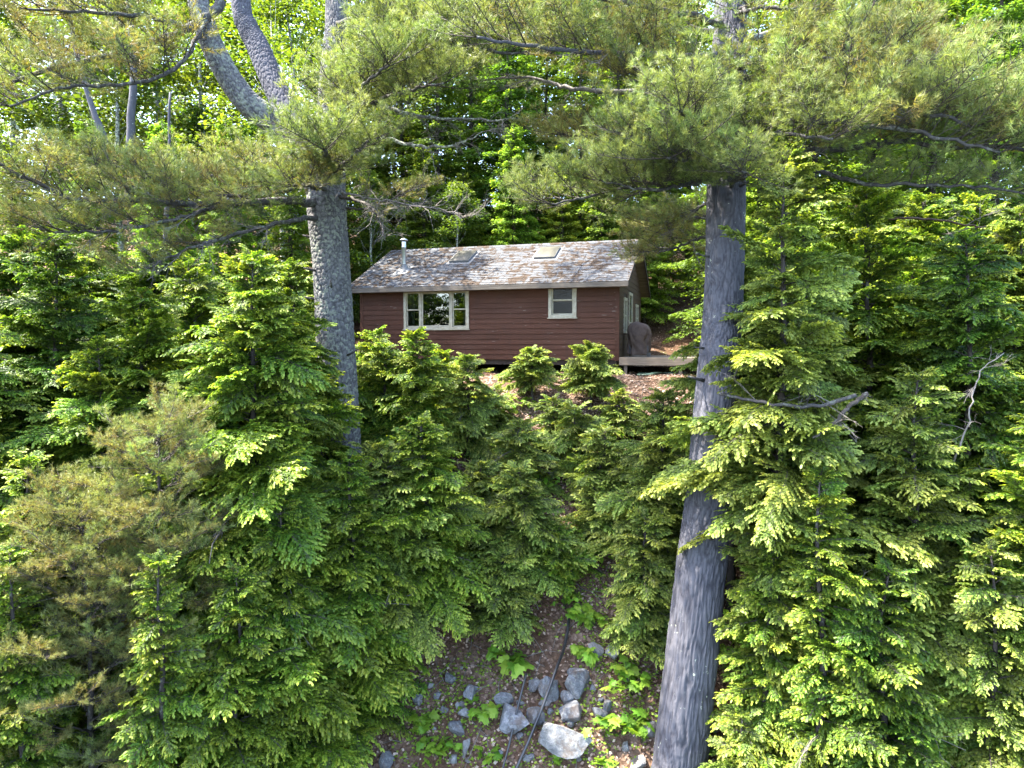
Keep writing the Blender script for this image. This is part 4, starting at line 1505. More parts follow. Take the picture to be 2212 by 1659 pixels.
for k, (ap, D_, R_, kd, lab) in enumerate([
    ((1750, 450), 15.6, 2.1, 'mid', 'hemlock of the second rank just right of the leaning pine'),
    ((1875, 470), 16.2, 2.2, 'pale', 'hemlock of the second rank under the right bough tips'),
    ((1995, 430), 15.2, 2.2, 'mid', 'hemlock of the second rank behind the reddish dead limb'),
    ((2115, 420), 16.0, 2.3, 'mid', 'hemlock of the second rank near the right edge'),
    ((2215, 450), 14.6, 2.1, 'pale', 'hemlock of the second rank cut by the right edge'),
    ((60, 500), 15.6, 2.1, 'dark', 'hemlock of the second rank cut by the left edge'),
    ((185, 560), 16.6, 2.1, 'mid', 'hemlock of the second rank under the lowest left bough'),
    ((420, 570), 15.2, 1.9, 'mid', 'hemlock of the second rank left of the tall bright one'),
    ((310, 530), 17.4, 2.1, 'dark', 'hemlock of the second rank right of the thin grey stem'),
    ((615, 570), 16.8, 1.9, 'mid', 'hemlock of the second rank close left of the lichened trunk'),
    ((1350, 980), 14.5, .85, 'pale', 'little pale hemlock left of the leaning pine at mid height'),
    ((1195, 865), 17.0, .85, 'pale', 'little pale hemlock on the sunlit litter between the two flat-topped ones'),
    ((1340, 850), 17.4, .75, 'pale', 'little pale hemlock on the sunlit litter below the deck post'),
    ((1070, 840), 17.7, .85, 'pale', 'little pale hemlock at the left end of the sunlit litter'),
    ((1205, 1140), 13.7, .75, 'mid', 'little hemlock beside the bare path at mid slope'),
    ((1290, 1050), 14.4, .7, 'pale', 'little pale hemlock at the top of the bare path'),
    ((1395, 1120), 12.6, .9, 'pale', 'pale hemlock close left of the leaning pine, low on the slope')]):
    hemlock_tree(lab, ap, D_, R_, 60 + k, kd, full=1.0 if R_ > 1 else 1.3, twigs=2 if R_ > 1 else 0)


hemlock_tree('hemlock whose fans reach out left from behind the leaning pine trunk', (1592, 540), 13.3, 1.75, 57, 'pale', h0=.4, full=.8)


def keep_r1(cx_, sy_, z_, rr_):
    # short boughs low on the left side, where the pine's trunk shows
    if cx_ < .3 and z_ < -2.9:
        return .45
    if cx_ < .1 and z_ > 1.2:
        return .55
    if cx_ < -.3 and z_ > -.5:
        return rr_.choice([.75, 1.15])
    if cx_ < -.2 and -2.8 < z_ <= -.5:
        return 1.14
    return 1.0


def keep_r5(cx_, sy_, z_, rr_):
    return .5 if cx_ < -.1 else 1.0


hemlock_tree('tall hemlock whose boughs cross in front of the leaning pine trunk', (1700, 330), 10.9, 2.0, 18, 'pale', keep=keep_r1)
hemlock_tree('wide hemlock in the right third below the pine boughs', (1900, 400), 12.6, 2.3, 19)
hemlock_tree('tall hemlock near the right edge with layered boughs', (2130, 500), 11.0, 2.1, 20, 'dark')
hemlock_tree('lower right hemlock with sunlit yellow-green tips', (1990, 800), 9.9, 1.7, 21, 'pale')
hemlock_tree('low hemlock right of the foot of the leaning pine', (1800, 1010), 9.7, 1.45, 22, keep=keep_r5)
hemlock_tree('hemlock cut by the right edge of the photo', (2250, 860), 9.4, 1.7, 23)
hemlock_tree('slim hemlock behind the leaning pine trunk at the deck end', (1655, 560), 14.2, 1.2, 24, 'pale')
hemlock_tree('yellow-green little hemlock at the very bottom right of the pine trunk', (1600, 1545), 10.2, .75, 25, 'pale', nb=50)

# ------------------------------------------------------------------ deciduous trees and the woods behind
def leaf_cloud(mb, r, centers, radii, n_each, size, mi, flat=.55, tone0=.5):
    V = []; T = []
    for c, rad in zip(centers, radii):
        n = n_each
        d = r.normal(size=(n, 3)); d /= np.linalg.norm(d, axis=1)[:, None]
        p = c + d * rad * (r.random((n, 1)) ** .45) * np.array([1, 1, flat])
        a = r.uniform(0, 6.283, n)
        ax = np.stack([np.cos(a), np.sin(a), r.normal(-.25, .3, n)], 1); ax /= np.linalg.norm(ax, axis=1)[:, None]
        up = r.normal(0, .45, (n, 3)) + np.array([0, 0, 1.0])
        sd_ = np.cross(ax, up); sd_ /= np.linalg.norm(sd_, axis=1)[:, None]
        s = size * r.uniform(.7, 1.25, (n, 1))
        fold = np.cross(sd_, ax) * s * .10
        q = np.stack([p, p + ax * s * .45 - sd_ * s * .36 - fold, p + ax * s, p + ax * s * .45 + sd_ * s * .36 - fold], 1)
        V.append(q.reshape(-1, 3))
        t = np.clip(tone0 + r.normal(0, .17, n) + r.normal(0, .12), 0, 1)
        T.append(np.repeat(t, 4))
    V = np.vstack(V); T = np.concatenate(T)
    k = len(V) // 4
    mb.add(V, np.arange(4 * k).reshape(k, 4), mi, T)


def deciduous_meshes(H, rad, seed, trunk_r, crown0=.28, nc=90, leaf=.16, n_each=150, foliage='maple', bark='grey_bark'):
    r = np.random.default_rng(seed)
    tb = MB()
    ax = trunk_tube(tb, (0, 0, 0), H * .92, trunk_r, (r.normal(0, .03), r.normal(0, .03)), r, n=12, wob=.07)
    cs = []; rs = []
    for k in range(nc):
        h = crown0 + (1 - crown0) * (k + r.random()) / nc
        prof = math.sin(math.pi * min(1, (h - crown0) / (1 - crown0) * .86 + .14)) ** .6
        a = r.uniform(0, 6.283)
        rr = rad * prof * r.uniform(.35, 1.0)
        c = np.array([math.cos(a) * rr, math.sin(a) * rr, h * H])
        cs.append(c); rs.append(r.uniform(.55, 1.0) * rad * .32)
        if k % 3 == 0:
            hb = max(.15, h - .16) * H
            b = np.array([np.interp(hb, ax[:, 2], ax[:, 0]), np.interp(hb, ax[:, 2], ax[:, 1]), hb])
            m = (b + c) / 2 + np.array([0, 0, -.15])
            tb.tube([b, m, c], [trunk_r * .30 * (1.1 - h), trunk_r * .18 * (1.1 - h), .012], 5, 0, .5)
    cb = MB()
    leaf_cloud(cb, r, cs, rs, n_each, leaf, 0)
    return tb.mesh('trunk', [bark]), cb.mesh('crown', [foliage])


DEC = [deciduous_meshes(13, 3.2, 900, .17), deciduous_meshes(15, 3.0, 901, .20, .34), deciduous_meshes(11, 2.8, 902, .13, .2)]


def deciduous(label, px, D, kind, seed, scale=1.0, group=None, py_foot=None):
    r = np.random.default_rng(seed)
    p = P(px, 400, D)
    z = gz(p.x, p.y) - .1
    root = thing('maple_tree', label, 'tree', (p.x, p.y, z), group, rot=(0, 0, r.uniform(0, 6.28)))
    link('trunk', DEC[kind][0], root, scale=scale)
    link('crown', DEC[kind][1], root, scale=scale)
    return root


def far_hemlock_meshes(H, rad, seed, foliage):
    """a whole forest hemlock: one crown of drooping sprays, coarse enough for its distance"""
    r = np.random.default_rng(seed)
    tb = MB(); trunk_tube(tb, (0, 0, 0), H, .16, (0, 0), r, n=12, wob=.04)
    cb = MB()
    V = []; T = []
    nb = 170
    az = 0
    for i in range(nb):
        h = .10 + .89 * (i + r.random()) / nb
        az += 2.399 + r.normal(0, .3)
        L = rad * (1 - h) ** .7 * r.uniform(.65, 1.1) + .25
        m = int(L * 150) + 20
        s = r.random(m) ** .7
        side = r.normal(0, 1, m) * .34 * L * (1.05 - s)
        ca, sa = math.cos(az), math.sin(az)
        el = R(r.normal(4 + 25 * h * h, 9))
        x = L * s; z = h * H + x * math.sin(el) - .26 * L * s ** 2 - np.abs(side) * .3 + r.normal(0, .05, m)
        p = np.stack([ca * x - sa * side, sa * x + ca * side, z], 1)
        a = az + np.sign(side) * r.uniform(.2, 1.0, m)
        ax = np.stack([np.cos(a), np.sin(a), r.normal(-.35, .25, m)], 1); ax /= np.linalg.norm(ax, axis=1)[:, None]
        up = r.normal(0, .35, (m, 3)) + np.array([0, 0, 1.0])
        sd_ = np.cross(ax, up); sd_ /= np.linalg.norm(sd_, axis=1)[:, None]
        l = r.uniform(.09, .18, (m, 1))
        q = np.stack([p, p + ax * l * .5 - sd_ * l * .24, p + ax * l, p + ax * l * .5 + sd_ * l * .24], 1)
        V.append(q.reshape(-1, 3))
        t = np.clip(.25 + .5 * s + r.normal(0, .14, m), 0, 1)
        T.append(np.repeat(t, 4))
        tb.tube([(0, 0, h * H), (ca * L * .5, sa * L * .5, h * H + L * .5 * math.sin(el) - .065 * L), (ca * L * .9, sa * L * .9, h * H + L * .9 * math.sin(el) - .21 * L)], [.02, .014, .006], 3, 0, .5, False)
    V = np.vstack(V); T = np.concatenate(T)
    k = len(V) // 4
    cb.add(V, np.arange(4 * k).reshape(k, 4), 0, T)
    return tb.mesh('trunk', ['bark']), cb.mesh('crown', [foliage])


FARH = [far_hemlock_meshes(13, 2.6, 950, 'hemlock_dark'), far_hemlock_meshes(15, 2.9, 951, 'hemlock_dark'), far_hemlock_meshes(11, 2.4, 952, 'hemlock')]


def far_hemlock(label, px, D, kind, seed, scale=1.0, group=None):
    r = np.random.default_rng(seed)
    p = P(px, 400, D)
    z = gz(p.x, p.y) - .1
    root = thing('forest_hemlock', label, 'tree', (p.x, p.y, z), group, rot=(0, 0, r.uniform(0, 6.28)))
    link('trunk', FARH[kind][0], root, scale=scale)
    link('crown', FARH[kind][1], root, scale=scale)


GB, GL, GR = 'dark hemlocks behind the cabin', 'shaded hemlocks left of the cabin', 'hemlocks right of the cabin'
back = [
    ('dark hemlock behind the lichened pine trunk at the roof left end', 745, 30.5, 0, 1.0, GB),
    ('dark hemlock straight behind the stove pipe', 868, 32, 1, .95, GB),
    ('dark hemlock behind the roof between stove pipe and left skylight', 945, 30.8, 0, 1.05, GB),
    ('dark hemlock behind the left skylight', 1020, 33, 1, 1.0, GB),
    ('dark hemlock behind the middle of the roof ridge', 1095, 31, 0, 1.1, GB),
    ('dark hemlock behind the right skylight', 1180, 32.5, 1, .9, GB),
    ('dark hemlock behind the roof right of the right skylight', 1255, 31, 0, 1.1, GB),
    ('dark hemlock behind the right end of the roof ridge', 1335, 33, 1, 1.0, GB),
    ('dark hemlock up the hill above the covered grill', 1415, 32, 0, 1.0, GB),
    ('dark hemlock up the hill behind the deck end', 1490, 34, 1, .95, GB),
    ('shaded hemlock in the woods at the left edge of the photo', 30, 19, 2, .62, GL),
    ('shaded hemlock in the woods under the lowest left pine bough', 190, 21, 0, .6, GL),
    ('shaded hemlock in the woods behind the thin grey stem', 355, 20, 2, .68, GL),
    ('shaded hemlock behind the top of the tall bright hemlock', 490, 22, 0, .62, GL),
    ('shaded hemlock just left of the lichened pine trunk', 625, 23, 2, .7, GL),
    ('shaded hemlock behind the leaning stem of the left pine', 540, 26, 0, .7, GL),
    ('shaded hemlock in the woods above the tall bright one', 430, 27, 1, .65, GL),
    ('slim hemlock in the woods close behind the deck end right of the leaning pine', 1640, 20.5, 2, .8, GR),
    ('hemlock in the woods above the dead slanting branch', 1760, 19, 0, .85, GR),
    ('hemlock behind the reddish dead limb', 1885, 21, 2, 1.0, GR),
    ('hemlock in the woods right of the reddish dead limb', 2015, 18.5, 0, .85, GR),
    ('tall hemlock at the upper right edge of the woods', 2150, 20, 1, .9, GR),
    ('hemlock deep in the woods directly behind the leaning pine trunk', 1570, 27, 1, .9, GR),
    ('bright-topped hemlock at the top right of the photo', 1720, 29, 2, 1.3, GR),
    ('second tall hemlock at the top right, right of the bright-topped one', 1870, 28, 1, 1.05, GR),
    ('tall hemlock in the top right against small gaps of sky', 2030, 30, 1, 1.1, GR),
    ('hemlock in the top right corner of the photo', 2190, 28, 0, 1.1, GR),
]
back += [
    ('bright young hemlock close behind the roof left of the stove pipe', 800, 29.3, 2, .62, GB),
    ('bright young hemlock close behind the roof right of the stove pipe', 915, 29.0, 2, .72, GB),
    ('bright young hemlock close behind the left skylight', 1000, 29.6, 2, .6, GB),
    ('bright young hemlock close behind the middle of the roof', 1110, 29.2, 2, .78, GB),
    ('bright young hemlock close behind the right skylight', 1215, 29.4, 2, .66, GB),
    ('bright young hemlock close behind the right part of the roof', 1300, 29.0, 2, .74, GB),
    ('bright young hemlock right of the roof gable above the grill', 1395, 29.6, 2, .6, GB)]
for k, (lab, px, D, kd, sc_, grp) in enumerate(back):
    far_hemlock(lab, px, D, kd, 10 + k, sc_, grp)
# young growth between the trunks on the hill, too even to tell apart
for k in range(14):
    rr_ = random.Random(400 + k)
    far_hemlock('knee-high to man-high young hemlock in the thicket on the hill behind the cabin', 640 + k * 66 + rr_.uniform(-15, 15), rr_.uniform(29, 40), rr_.randrange(3), 200 + k, rr_.uniform(.3, .5), 'young hemlocks behind the cabin')
# the forest goes on along the shore, left of the photo; the cabin windows mirror it
for k, (x_, y_, kd, sc_) in enumerate([(-12.6, 12.6, 0, .75), (-12.0, 9.6, 1, .68), (-12.6, 6.4, 1, .75), (-15.6, 15.2, 0, .9), (-14.2, 7.2, 1, 1.05), (-15.4, 8.8, 0, 1.1), (-14.0, 5.0, 0, 1.05), (-16.2, 3.8, 1, 1.1), (-17.2, 6.4, 0, 1.2), (-17.0, 10.5, 0, 1.1), (-10.6, 3.6, 1, .9), (-9.4, 7.4, 2, .7)]):
    z_ = gz(x_, y_) - .1
    root = thing('forest_hemlock', 'hemlock of the shore woods just outside the left edge of the photo', 'tree', (x_, y_, z_), 'shore woods left of the photo', rot=(0, 0, k))
    link('trunk', FARH[kd][0], root, scale=sc_)
    link('crown', FARH[kd][1], root, scale=sc_)
GM, GU = 'sunlit maples upper left', 'leafy trees up the hill'
for k, (lab, px, D, kd, sc_, grp) in enumerate([
        ('sunlit yellow-green maple in the top left corner', 20, 27, 0, 1.05, GM),
        ('sunlit maple behind the topmost left pine limb', 130, 30, 1, 1.1, GM),
        ('sunlit maple above the leaning grey stem', 255, 26, 2, 1.2, GM),
        ('sunlit maple behind the upright lichened stem', 335, 33, 1, 1.1, GM),
        ('sunlit maple left of the leaning stem of the forked pine', 450, 29, 0, 1.1, GM),
        ('sunlit maple behind the fork of the left pine', 560, 34, 1, 1.15, GM),
        ('sunlit maple in the gap between the stems of the left pine', 650, 30, 0, 1.15, GM),
        ('sunlit maple right of the top of the left pine', 790, 36, 1, 1.2, GM),
        ('sunlit maple behind the bare middle limbs', 880, 40, 0, 1.2, GM),
        ('small maple with pale sunlit leaves just behind the left part of the cabin roof', 985, 28.5, 2, .58, None),
        ('low leafy maple left of the cabin behind the bare twigs', 800, 27.5, 2, .62, None),
        ('leafy tree up the hill above the left skylight', 1010, 44, 1, 1.2, GU),
        ('leafy tree up the hill above the middle of the roof', 1150, 46, 0, 1.3, GU),
        ('leafy tree up the hill above the right skylight', 1290, 43, 1, 1.2, GU),
        ('leafy tree up the hill left of the leaning pine top', 1420, 47, 0, 1.3, GU),
        ('leafy tree up the hill behind the leaning pine top', 1580, 42, 1, 1.2, GU),
        ('leafy tree up the hill right of the leaning pine top', 1740, 44, 0, 1.25, GU),
        ('leafy tree up the hill behind the ochre pine bough', 1900, 41, 1, 1.2, GU),
        ('leafy tree up the hill near the top right sky gaps', 2060, 45, 0, 1.3, GU),
        ('leafy tree up the hill in the top right corner', 2220, 42, 1, 1.2, GU)]):
    deciduous(lab, px, D, kd, 70 + k, sc_, grp)

tm_, cm_ = deciduous_meshes(13.5, 3.6, 905, .15, .46, nc=46, n_each=110)
root = thing('maple_tree', 'open-crowned maple by the left rear corner of the cabin, behind the forked pine', 'tree', (-8.0, 24.6, gz(-8.0, 24.6) - .1))
link('trunk', tm_, root); link('crown', cm_, root)

# far wood on the hillside: one mass
mb = MB()
r = np.random.default_rng(77)
cs = []; rs = []
for k in range(980):
    y = r.uniform(44, 85)
    x = r.uniform(-1.05, 1.05) * y * .85
    zg = gz(x, y)
    cs.append(np.array([x, y, zg + r.uniform(1, 19)])); rs.append(r.uniform(1.8, 3.2))
leaf_cloud(mb, r, cs, rs, 130, .42, 0, .7, .5)
for k in range(60):
    y = r.uniform(48, 80); x = r.uniform(-1, 1) * y * .85
    mb.tube([(x, y, gz(x, y) - .2), (x + r.normal(0, .3), y, gz(x, y) + 14)], [.2, .08], 6, 1, .5)
o = mb.obj('woods', ['far_leaf', 'grey_bark'])
o['kind'] = 'stuff'
o['label'] = 'mass of leafy woods covering the hillside far behind the cabin'

# slim bare stems and dead limbs that can be picked out
def bare_stem(label, pts, r0, r1, mat, seed, cat='tree', name='bare_sapling', twigs=4):
    base = P(*pts[0])
    root = thing(name, label, cat, base)
    path = smooth_path([P(*q) - base for q in pts], 20)
    rr = np.random.default_rng(seed)
    for k in range(1, 20):
        path[k] = path[k] + Vector(rr.normal(0, .012, 3))
    mb = MB(); mb.tube(path, np.linspace(r0, r1, 20), 9, 0, .55)
    mb.obj('stem', [mat], root)
    for q in range(twigs):
        k = int(rr.integers(4, 19))
        link('dead_twigs', SPRAY['bare'][rr.integers(4)], root, path[k], (rr.normal(0, .5), -R(rr.normal(20, 25)), rr.uniform(0, 6.28)), rr.uniform(.3, .8))


bare_stem('slim grey sapling stem right beside the leaning pine trunk', [(1622, 1010, 13.4), (1618, 830, 13.4), (1608, 700, 13.5), (1600, 600, 13.6), (1598, 480, 13.7)], .075, .03, 'grey_bark', 1)
bare_stem('dead grey branch running right from the leaning pine trunk', [(1552, 850, 10.9), (1590, 858, 10.6), (1660, 872, 10.2), (1760, 878, 9.9), (1850, 858, 9.7)], .022, .03, 'limb_bark', 2, 'branch', 'dead_branch', 5)
bare_stem('thick dead branch slanting up among the right hemlocks', [(1755, 945, 9.7), (1800, 915, 9.65), (1835, 880, 9.6), (1875, 850, 9.6)], .022, .034, 'bark', 3, 'branch', 'dead_branch', 3)
bare_stem('forked bare branch near the right edge above the layered hemlock', [(2060, 1000, 9.9), (2085, 930, 9.8), (2100, 860, 9.8), (2120, 800, 9.9), (2170, 760, 10.0)], .014, .006, 'dead_wood', 4, 'branch', 'dead_branch', 7)
bare_stem('reddish dead limb lying level among the hemlocks upper right', [(1870, 476, 13.0), (1960, 470, 12.9), (2040, 477, 12.9), (2130, 492, 12.8)], .026, .014, 'cedar', 5, 'branch', 'dead_branch', 6)
bare_stem('leaning grey maple stem in the woods left of the forked pine', [(245, 400, 22), (232, 330, 22), (215, 270, 22), (195, 220, 22), (160, 90, 22), (140, -40, 22)], .13, .05, 'pine_bark', 6, 'tree', 'bare_sapling', 2)
bare_stem('upright lichened stem in the woods right of the leaning grey one', [(280, 450, 23), (282, 330, 23), (285, 240, 23), (290, 140, 23), (280, 20, 23), (285, -80, 23)], .16, .07, 'pine_bark', 7, 'tree', 'bare_sapling', 1)
bare_stem('thin upright grey stem below the left pine boughs', [(352, 660, 19), (356, 540, 19), (362, 430, 19), (366, 350, 19), (366, 200, 19)], .085, .03, 'pine_bark', 8, 'tree', 'bare_sapling', 3)

# ------------------------------------------------------------------ rocks
def rock(label, px, py, wpx, hpx, seed, pale=False, rot=0.0, flat=.8, group='rocks on the lower bank', name='rock'):
    r = np.random.default_rng(seed)
    # where the line of sight meets the bank
    lo, hi = 8.5, 20.0
    for _ in range(40):
        mid = (lo + hi) / 2
        p = P(px, py, mid)
        if p.z > gz(p.x, p.y):
            lo = mid
        else:
            hi = mid
    p = P(px, py, lo)
    w = wpx / F * lo; h = hpx / F * lo
    bm = bmesh.new()
    bmesh.ops.create_icosphere(bm, subdivisions=4, radius=1)
    V = np.array([v.co[:] for v in bm.verts])
    for k in range(16):
        n = unit(r.normal(size=3))
        d = r.uniform(.42, .85)
        over = V @ n - d
        V = V - np.clip(over, 0, None)[:, None] * n * .93
    f = vnoise(V[:, 0] * 3 + 10, V[:, 1] * 3 + V[:, 2] * 2 + 5, seed) - .5
    f2 = vnoise(V[:, 0] * 9 + 10, V[:, 2] * 9 + V[:, 1] * 5 + 5, seed + 1) - .5
    V = V * (1 + .14 * f + .05 * f2)[:, None]
    V /= np.abs(V).max(0)
    for v, c in zip(bm.verts, V):
        v.co = c
    me = bpy.data.meshes.new(name)
    bm.to_mesh(me); bm.free()
    for pl in me.polygons:
        pl.use_smooth = False
    me.materials.append(MAT['rock_pale' if pale else 'rock'])
    o = link(name, me, None, (p.x, p.y - .02 - h * .16, p.z + h * .14), (R(-22) + r.normal(0, .1), rot, 0), (w / 2, w / 2 * flat, h / 2 * 1.08))
    tag(o, label, 'rock', group)


c2x = lambda x: (1050 + x / 1.8433) * .73733
c2y = lambda y: (1700 + y / 1.8433) * .73733
rocks = [
    ('large pale rounded boulder at the foot of the black pipe', 1112, 880, 260, 175, True, 0),
    ('blue-grey angular rock left of the black pipes, largest of that side', 828, 745, 165, 130, False, .1),
    ('grey rock right of the long black pipe above the pale boulder', 1130, 715, 130, 95, False, 0),
    ('dark angular rock at the top of the pile right of the long pipe', 1170, 570, 140, 130, False, .5),
    ('black flat rock capping the top of the stone pile', 1190, 505, 110, 55, False, .3),
    ('dark grey rock left of the long pipe high in the pile', 1030, 590, 110, 120, False, -.2),
    ('grey rock wedged between the two black pipes', 965, 725, 105, 90, False, 0),
    ('bluish split rock left of the pile with a ragged top', 780, 635, 105, 70, False, .1),
    ('upright grey stone on the left of the bank under the hemlock', 600, 618, 60, 80, False, .2),
    ('dark round rock at the left shoulder of the pile', 948, 570, 70, 58, False, 0),
    ('small rock in the pile under the dark angular one', 1122, 635, 75, 65, False, .2),
    ('low flat rock touching the left of the long pipe', 1010, 658, 70, 40, False, 0),
    ('pale ledge rock far up the bank with a mossy top', 1285, 392, 90, 80, True, .1),
    ('light grey lumpy rock right of the mossy ledge rock', 1372, 398, 75, 75, True, -.1),
    ('grey rock right of the pile with a stick standing on it', 1298, 722, 80, 60, False, 0),
    ('tall slab leaning right of the rock with the stick', 1342, 680, 48, 85, False, .25),
    ('flat grey rock left of centre below the pale pebble', 535, 795, 95, 65, False, .2),
    ('whitish wedge stone on the left of the bank', 575, 718, 68, 45, True, .3),
    ('small cream pebble above the whitish wedge stone', 535, 677, 30, 28, True, 0),
    ('narrow upright slab near the bottom left of the bank', 580, 905, 42, 105, True, .08),
    ('dark stone in the bottom left corner of the bank', 158, 965, 80, 85, False, 0),
    ('weathered rock half hidden left of the leaning pine foot', 1570, 810, 90, 80, True, .4),
    ('small pointed white stone near the foot of the pine', 1438, 890, 44, 50, True, .2),
    ('long slanting slab at the bottom beside the pine trunk', 1515, 985, 120, 50, True, -.75),
    ('bluish small stones rock left of the whitish wedge', 465, 700, 40, 36, False, 0),
    ('dark rock under the hemlock boughs at the upper left of the bank', 490, 525, 75, 45, False, 0),
    ('grey rock behind the leaning pine at its right foot', 1905, 780, 80, 65, False, 0),
    ('small blue stone between split rock and pile', 868, 657, 38, 26, False, 0),
    ('dark stone at the far left under the drooping hemlock', 325, 650, 65, 55, False, .2),
    ('small grey stone right of the dark angular rock', 1262, 585, 36, 34, False, 0),
]
for k, (lab, x, y, w_, h_, pale, rot) in enumerate(rocks):
    rock(lab, c2x(x), c2y(y), w_ / 1.8433 * .73733 * 1.15, h_ / 1.8433 * .73733 * 1.2, 300 + k, pale, rot)


rs = random.Random(9)
for k in range(34):
    x, y = rs.uniform(300, 1560), rs.uniform(470, 990)
    s_ = rs.uniform(22, 62)
    rock('smaller stone half buried in the needle litter among the larger rocks', c2x(x), c2y(y), s_ / 1.8433 * .73733, s_ * rs.uniform(.6, .9) / 1.8433 * .73733, 400 + k, rs.random() < .12, rs.uniform(-.5, .5), group='small stones on the lower bank', name='stone')


def on_bank(px, py):
    lo, hi = 8.5, 24.0
    for _ in range(40):
        mid = (lo + hi) / 2
        p = P(px, py, mid)
        if p.z > gz(p.x, p.y):
            lo = mid
        else:
            hi = mid
    return P(px, py, lo)


# two black water pipes
def water_pipe(label, pix, rad, lifts):
    pts = [on_bank(c2x(x), c2y(y)) + Vector((0, -.02, l)) for (x, y), l in zip(pix, lifts)]
    pts.append(pts[-1] + (pts[-1] - pts[-2]) * 1.2 )
    m_ = MB(); m_.tube(smooth_path(pts, 40), rad, 12)
    tag(m_.obj('water_pipe', ['black_pipe']), label, 'pipe', 'black pipes down the bank')


water_pipe('longer, thicker black pipe curving down the bank past the pale boulder', [(1140, 170), (1128, 300), (1105, 440), (1070, 600), (1010, 760), (930, 910), (860, 1030)], .028, [.04, .10, .22, .46, .42, .24, .12])
water_pipe('shorter, thinner black pipe ending in the air above the rocks', [(906, 635), (888, 700), (850, 820), (812, 940), (780, 1040)], .020, [.46, .44, .32, .16, .10])

# ------------------------------------------------------------------ broad-leaved seedlings and shrubs
def maple_leaf_mesh(seed):
    r = np.random.default_rng(seed)
    pts = [(0, 0), (.22, -.06), (.42, .10), (.30, .20), (.52, .42), (.30, .42), (.24, .52), (.20, .80), (.06, .78), (0, 1.0)]
    right = np.array(pts)
    left = right[::-1][1:-1] * np.array([-1, 1])
    o = np.vstack([right, left])
    n = len(o)
    mid = np.array([[0, .38]])
    v = np.vstack([mid, o])
    z = -.35 * v[:, 0] ** 2 - .18 * (v[:, 1] - .2) ** 2 + r.normal(0, .015, len(v))
    V = np.stack([v[:, 1], v[:, 0], z], 1)       # x forward
    f = [(0, 1 + k, 1 + (k + 1) % n) for k in range(n)]
    mb = MB(); mb.add(V, f, 0, np.clip(.5 + r.normal(0, .12) + .2 * v[:, 1], 0, 1))
    return mb.mesh('leaf', ['broadleaf'])


def oval_leaf_mesh(seed):
    r = np.random.default_rng(seed)
    y = np.array([0, .15, .4, .7, .9, 1.0]); w = np.array([0, .20, .33, .26, .12, 0])
    rgt = np.stack([y, w], 1); lft = np.stack([y[1:-1], -w[1:-1]], 1)[::-1]
    o = np.vstack([rgt, lft]); n = len(o)
    v = np.vstack([[[.45, 0]], o])
    z = -.2 * (v[:, 0] - .3) ** 2 + np.abs(v[:, 1]) * .25
    mb = MB(); mb.add(np.stack([v[:, 0], v[:, 1], z], 1), [(0, 1 + k, 1 + (k + 1) % n) for k in range(n)], 0, .45 + r.normal(0, .12))
    return mb.mesh('leaf', ['broadleaf'])


MAPLE = [maple_leaf_mesh(k) for k in range(4)]
OVAL = [oval_leaf_mesh(k) for k in range(3)]


def seedling(label, px, py, spread, n, seed, meshes=MAPLE, size=.14, hgt=.45, group='leafy seedlings on the bank', name='maple_seedling', cat='plant', nst=4):
    r = np.random.default_rng(seed)
    p = on_bank(px, py)
    root = thing(name, label, cat, (p.x, p.y, p.z - .03), group)
    mb = MB()
    tips = []
    for k in range(nst):
        a = r.uniform(0, 6.28)
        e = np.array([math.cos(a) * spread * r.uniform(.3, 1), math.sin(a) * spread * r.uniform(.3, 1), hgt * r.uniform(.6, 1.1)])
        m = e * .5 + np.array([0, 0, .12 * hgt])
        mb.tube([(0, 0, 0), m, e], [.006, .005, .003], 4, 0, .5)
        tips.append((m, e))
    mb.obj('stem', ['twig'], root)
    for k in range(n):
        m, e = tips[k % nst]
        t = r.uniform(.0, 1.05)
        q = m + (e - m) * t + r.normal(0, .05, 3) * np.array([1, 1, .5]) + r.normal(0, spread * .18, 3) * np.array([1, 1, .25])
        link('leaf', meshes[r.integers(len(meshes))], root, q, (r.normal(0, .35), R(r.normal(18, 16)), r.uniform(0, 6.28)), size * r.uniform(.7, 1.3) * (1.45 if meshes is MAPLE else 1.15))


seeds = [
    ('cluster of large maple leaves touching the upper end of the long pipe', c2x(880), c2y(520), .40, 26, 1, .20, .5),
    ('dense maple seedling left of centre under the drooping hemlock', c2x(380), c2y(840), .40, 46, 2, .13, .45),
    ('maple seedling in the bottom left of the bank below the dense one', c2x(420), c2y(960), .36, 34, 3, .12, .35),
    ('slim maple seedling right of the upright slab', c2x(685), c2y(760), .20, 20, 4, .13, .42),
    ('small maple seedling left of the black pipes near the bottom', c2x(702), c2y(965), .16, 12, 5, .13, .2),
    ('spreading maple seedling between pale boulder and pine trunk', c2x(1390), c2y(840), .50, 54, 6, .14, .45),
    ('tall seedling with mixed leaves right of the stone pile', c2x(1480), c2y(620), .42, 52, 7, .13, .6),
    ('seedling right of the long pipe above the stone pile', c2x(1215), c2y(450), .28, 24, 8, .15, .4),
    ('tiny maple seedling left of the slim one', c2x(522), c2y(905), .08, 7, 9, .10, .15),
    ('leafy seedling on the sunlit litter above the ledge rock', c2x(1270), c2y(240), .42, 34, 10, .15, .4),
    ('seedling at the bottom edge below the pale boulder', c2x(1300), c2y(1008), .2, 14, 11, .12, .2),
    ('tiny sprout on the front of the pale boulder', c2x(1070), c2y(960), .07, 6, 12, .09, .14),
    ('leaning seedling at the right end of the spreading one', c2x(1525), c2y(880), .16, 14, 13, .12, .35),
]
for lab, px, py, sp, n, sd_, sz, hg in seeds:
    seedling(lab, px, py, sp, n, sd_, MAPLE, sz, hg)
c8x = lambda x: (1000 + x / 2.212) * .73733
c8y = lambda y: (1250 + y / 2.212) * .73733
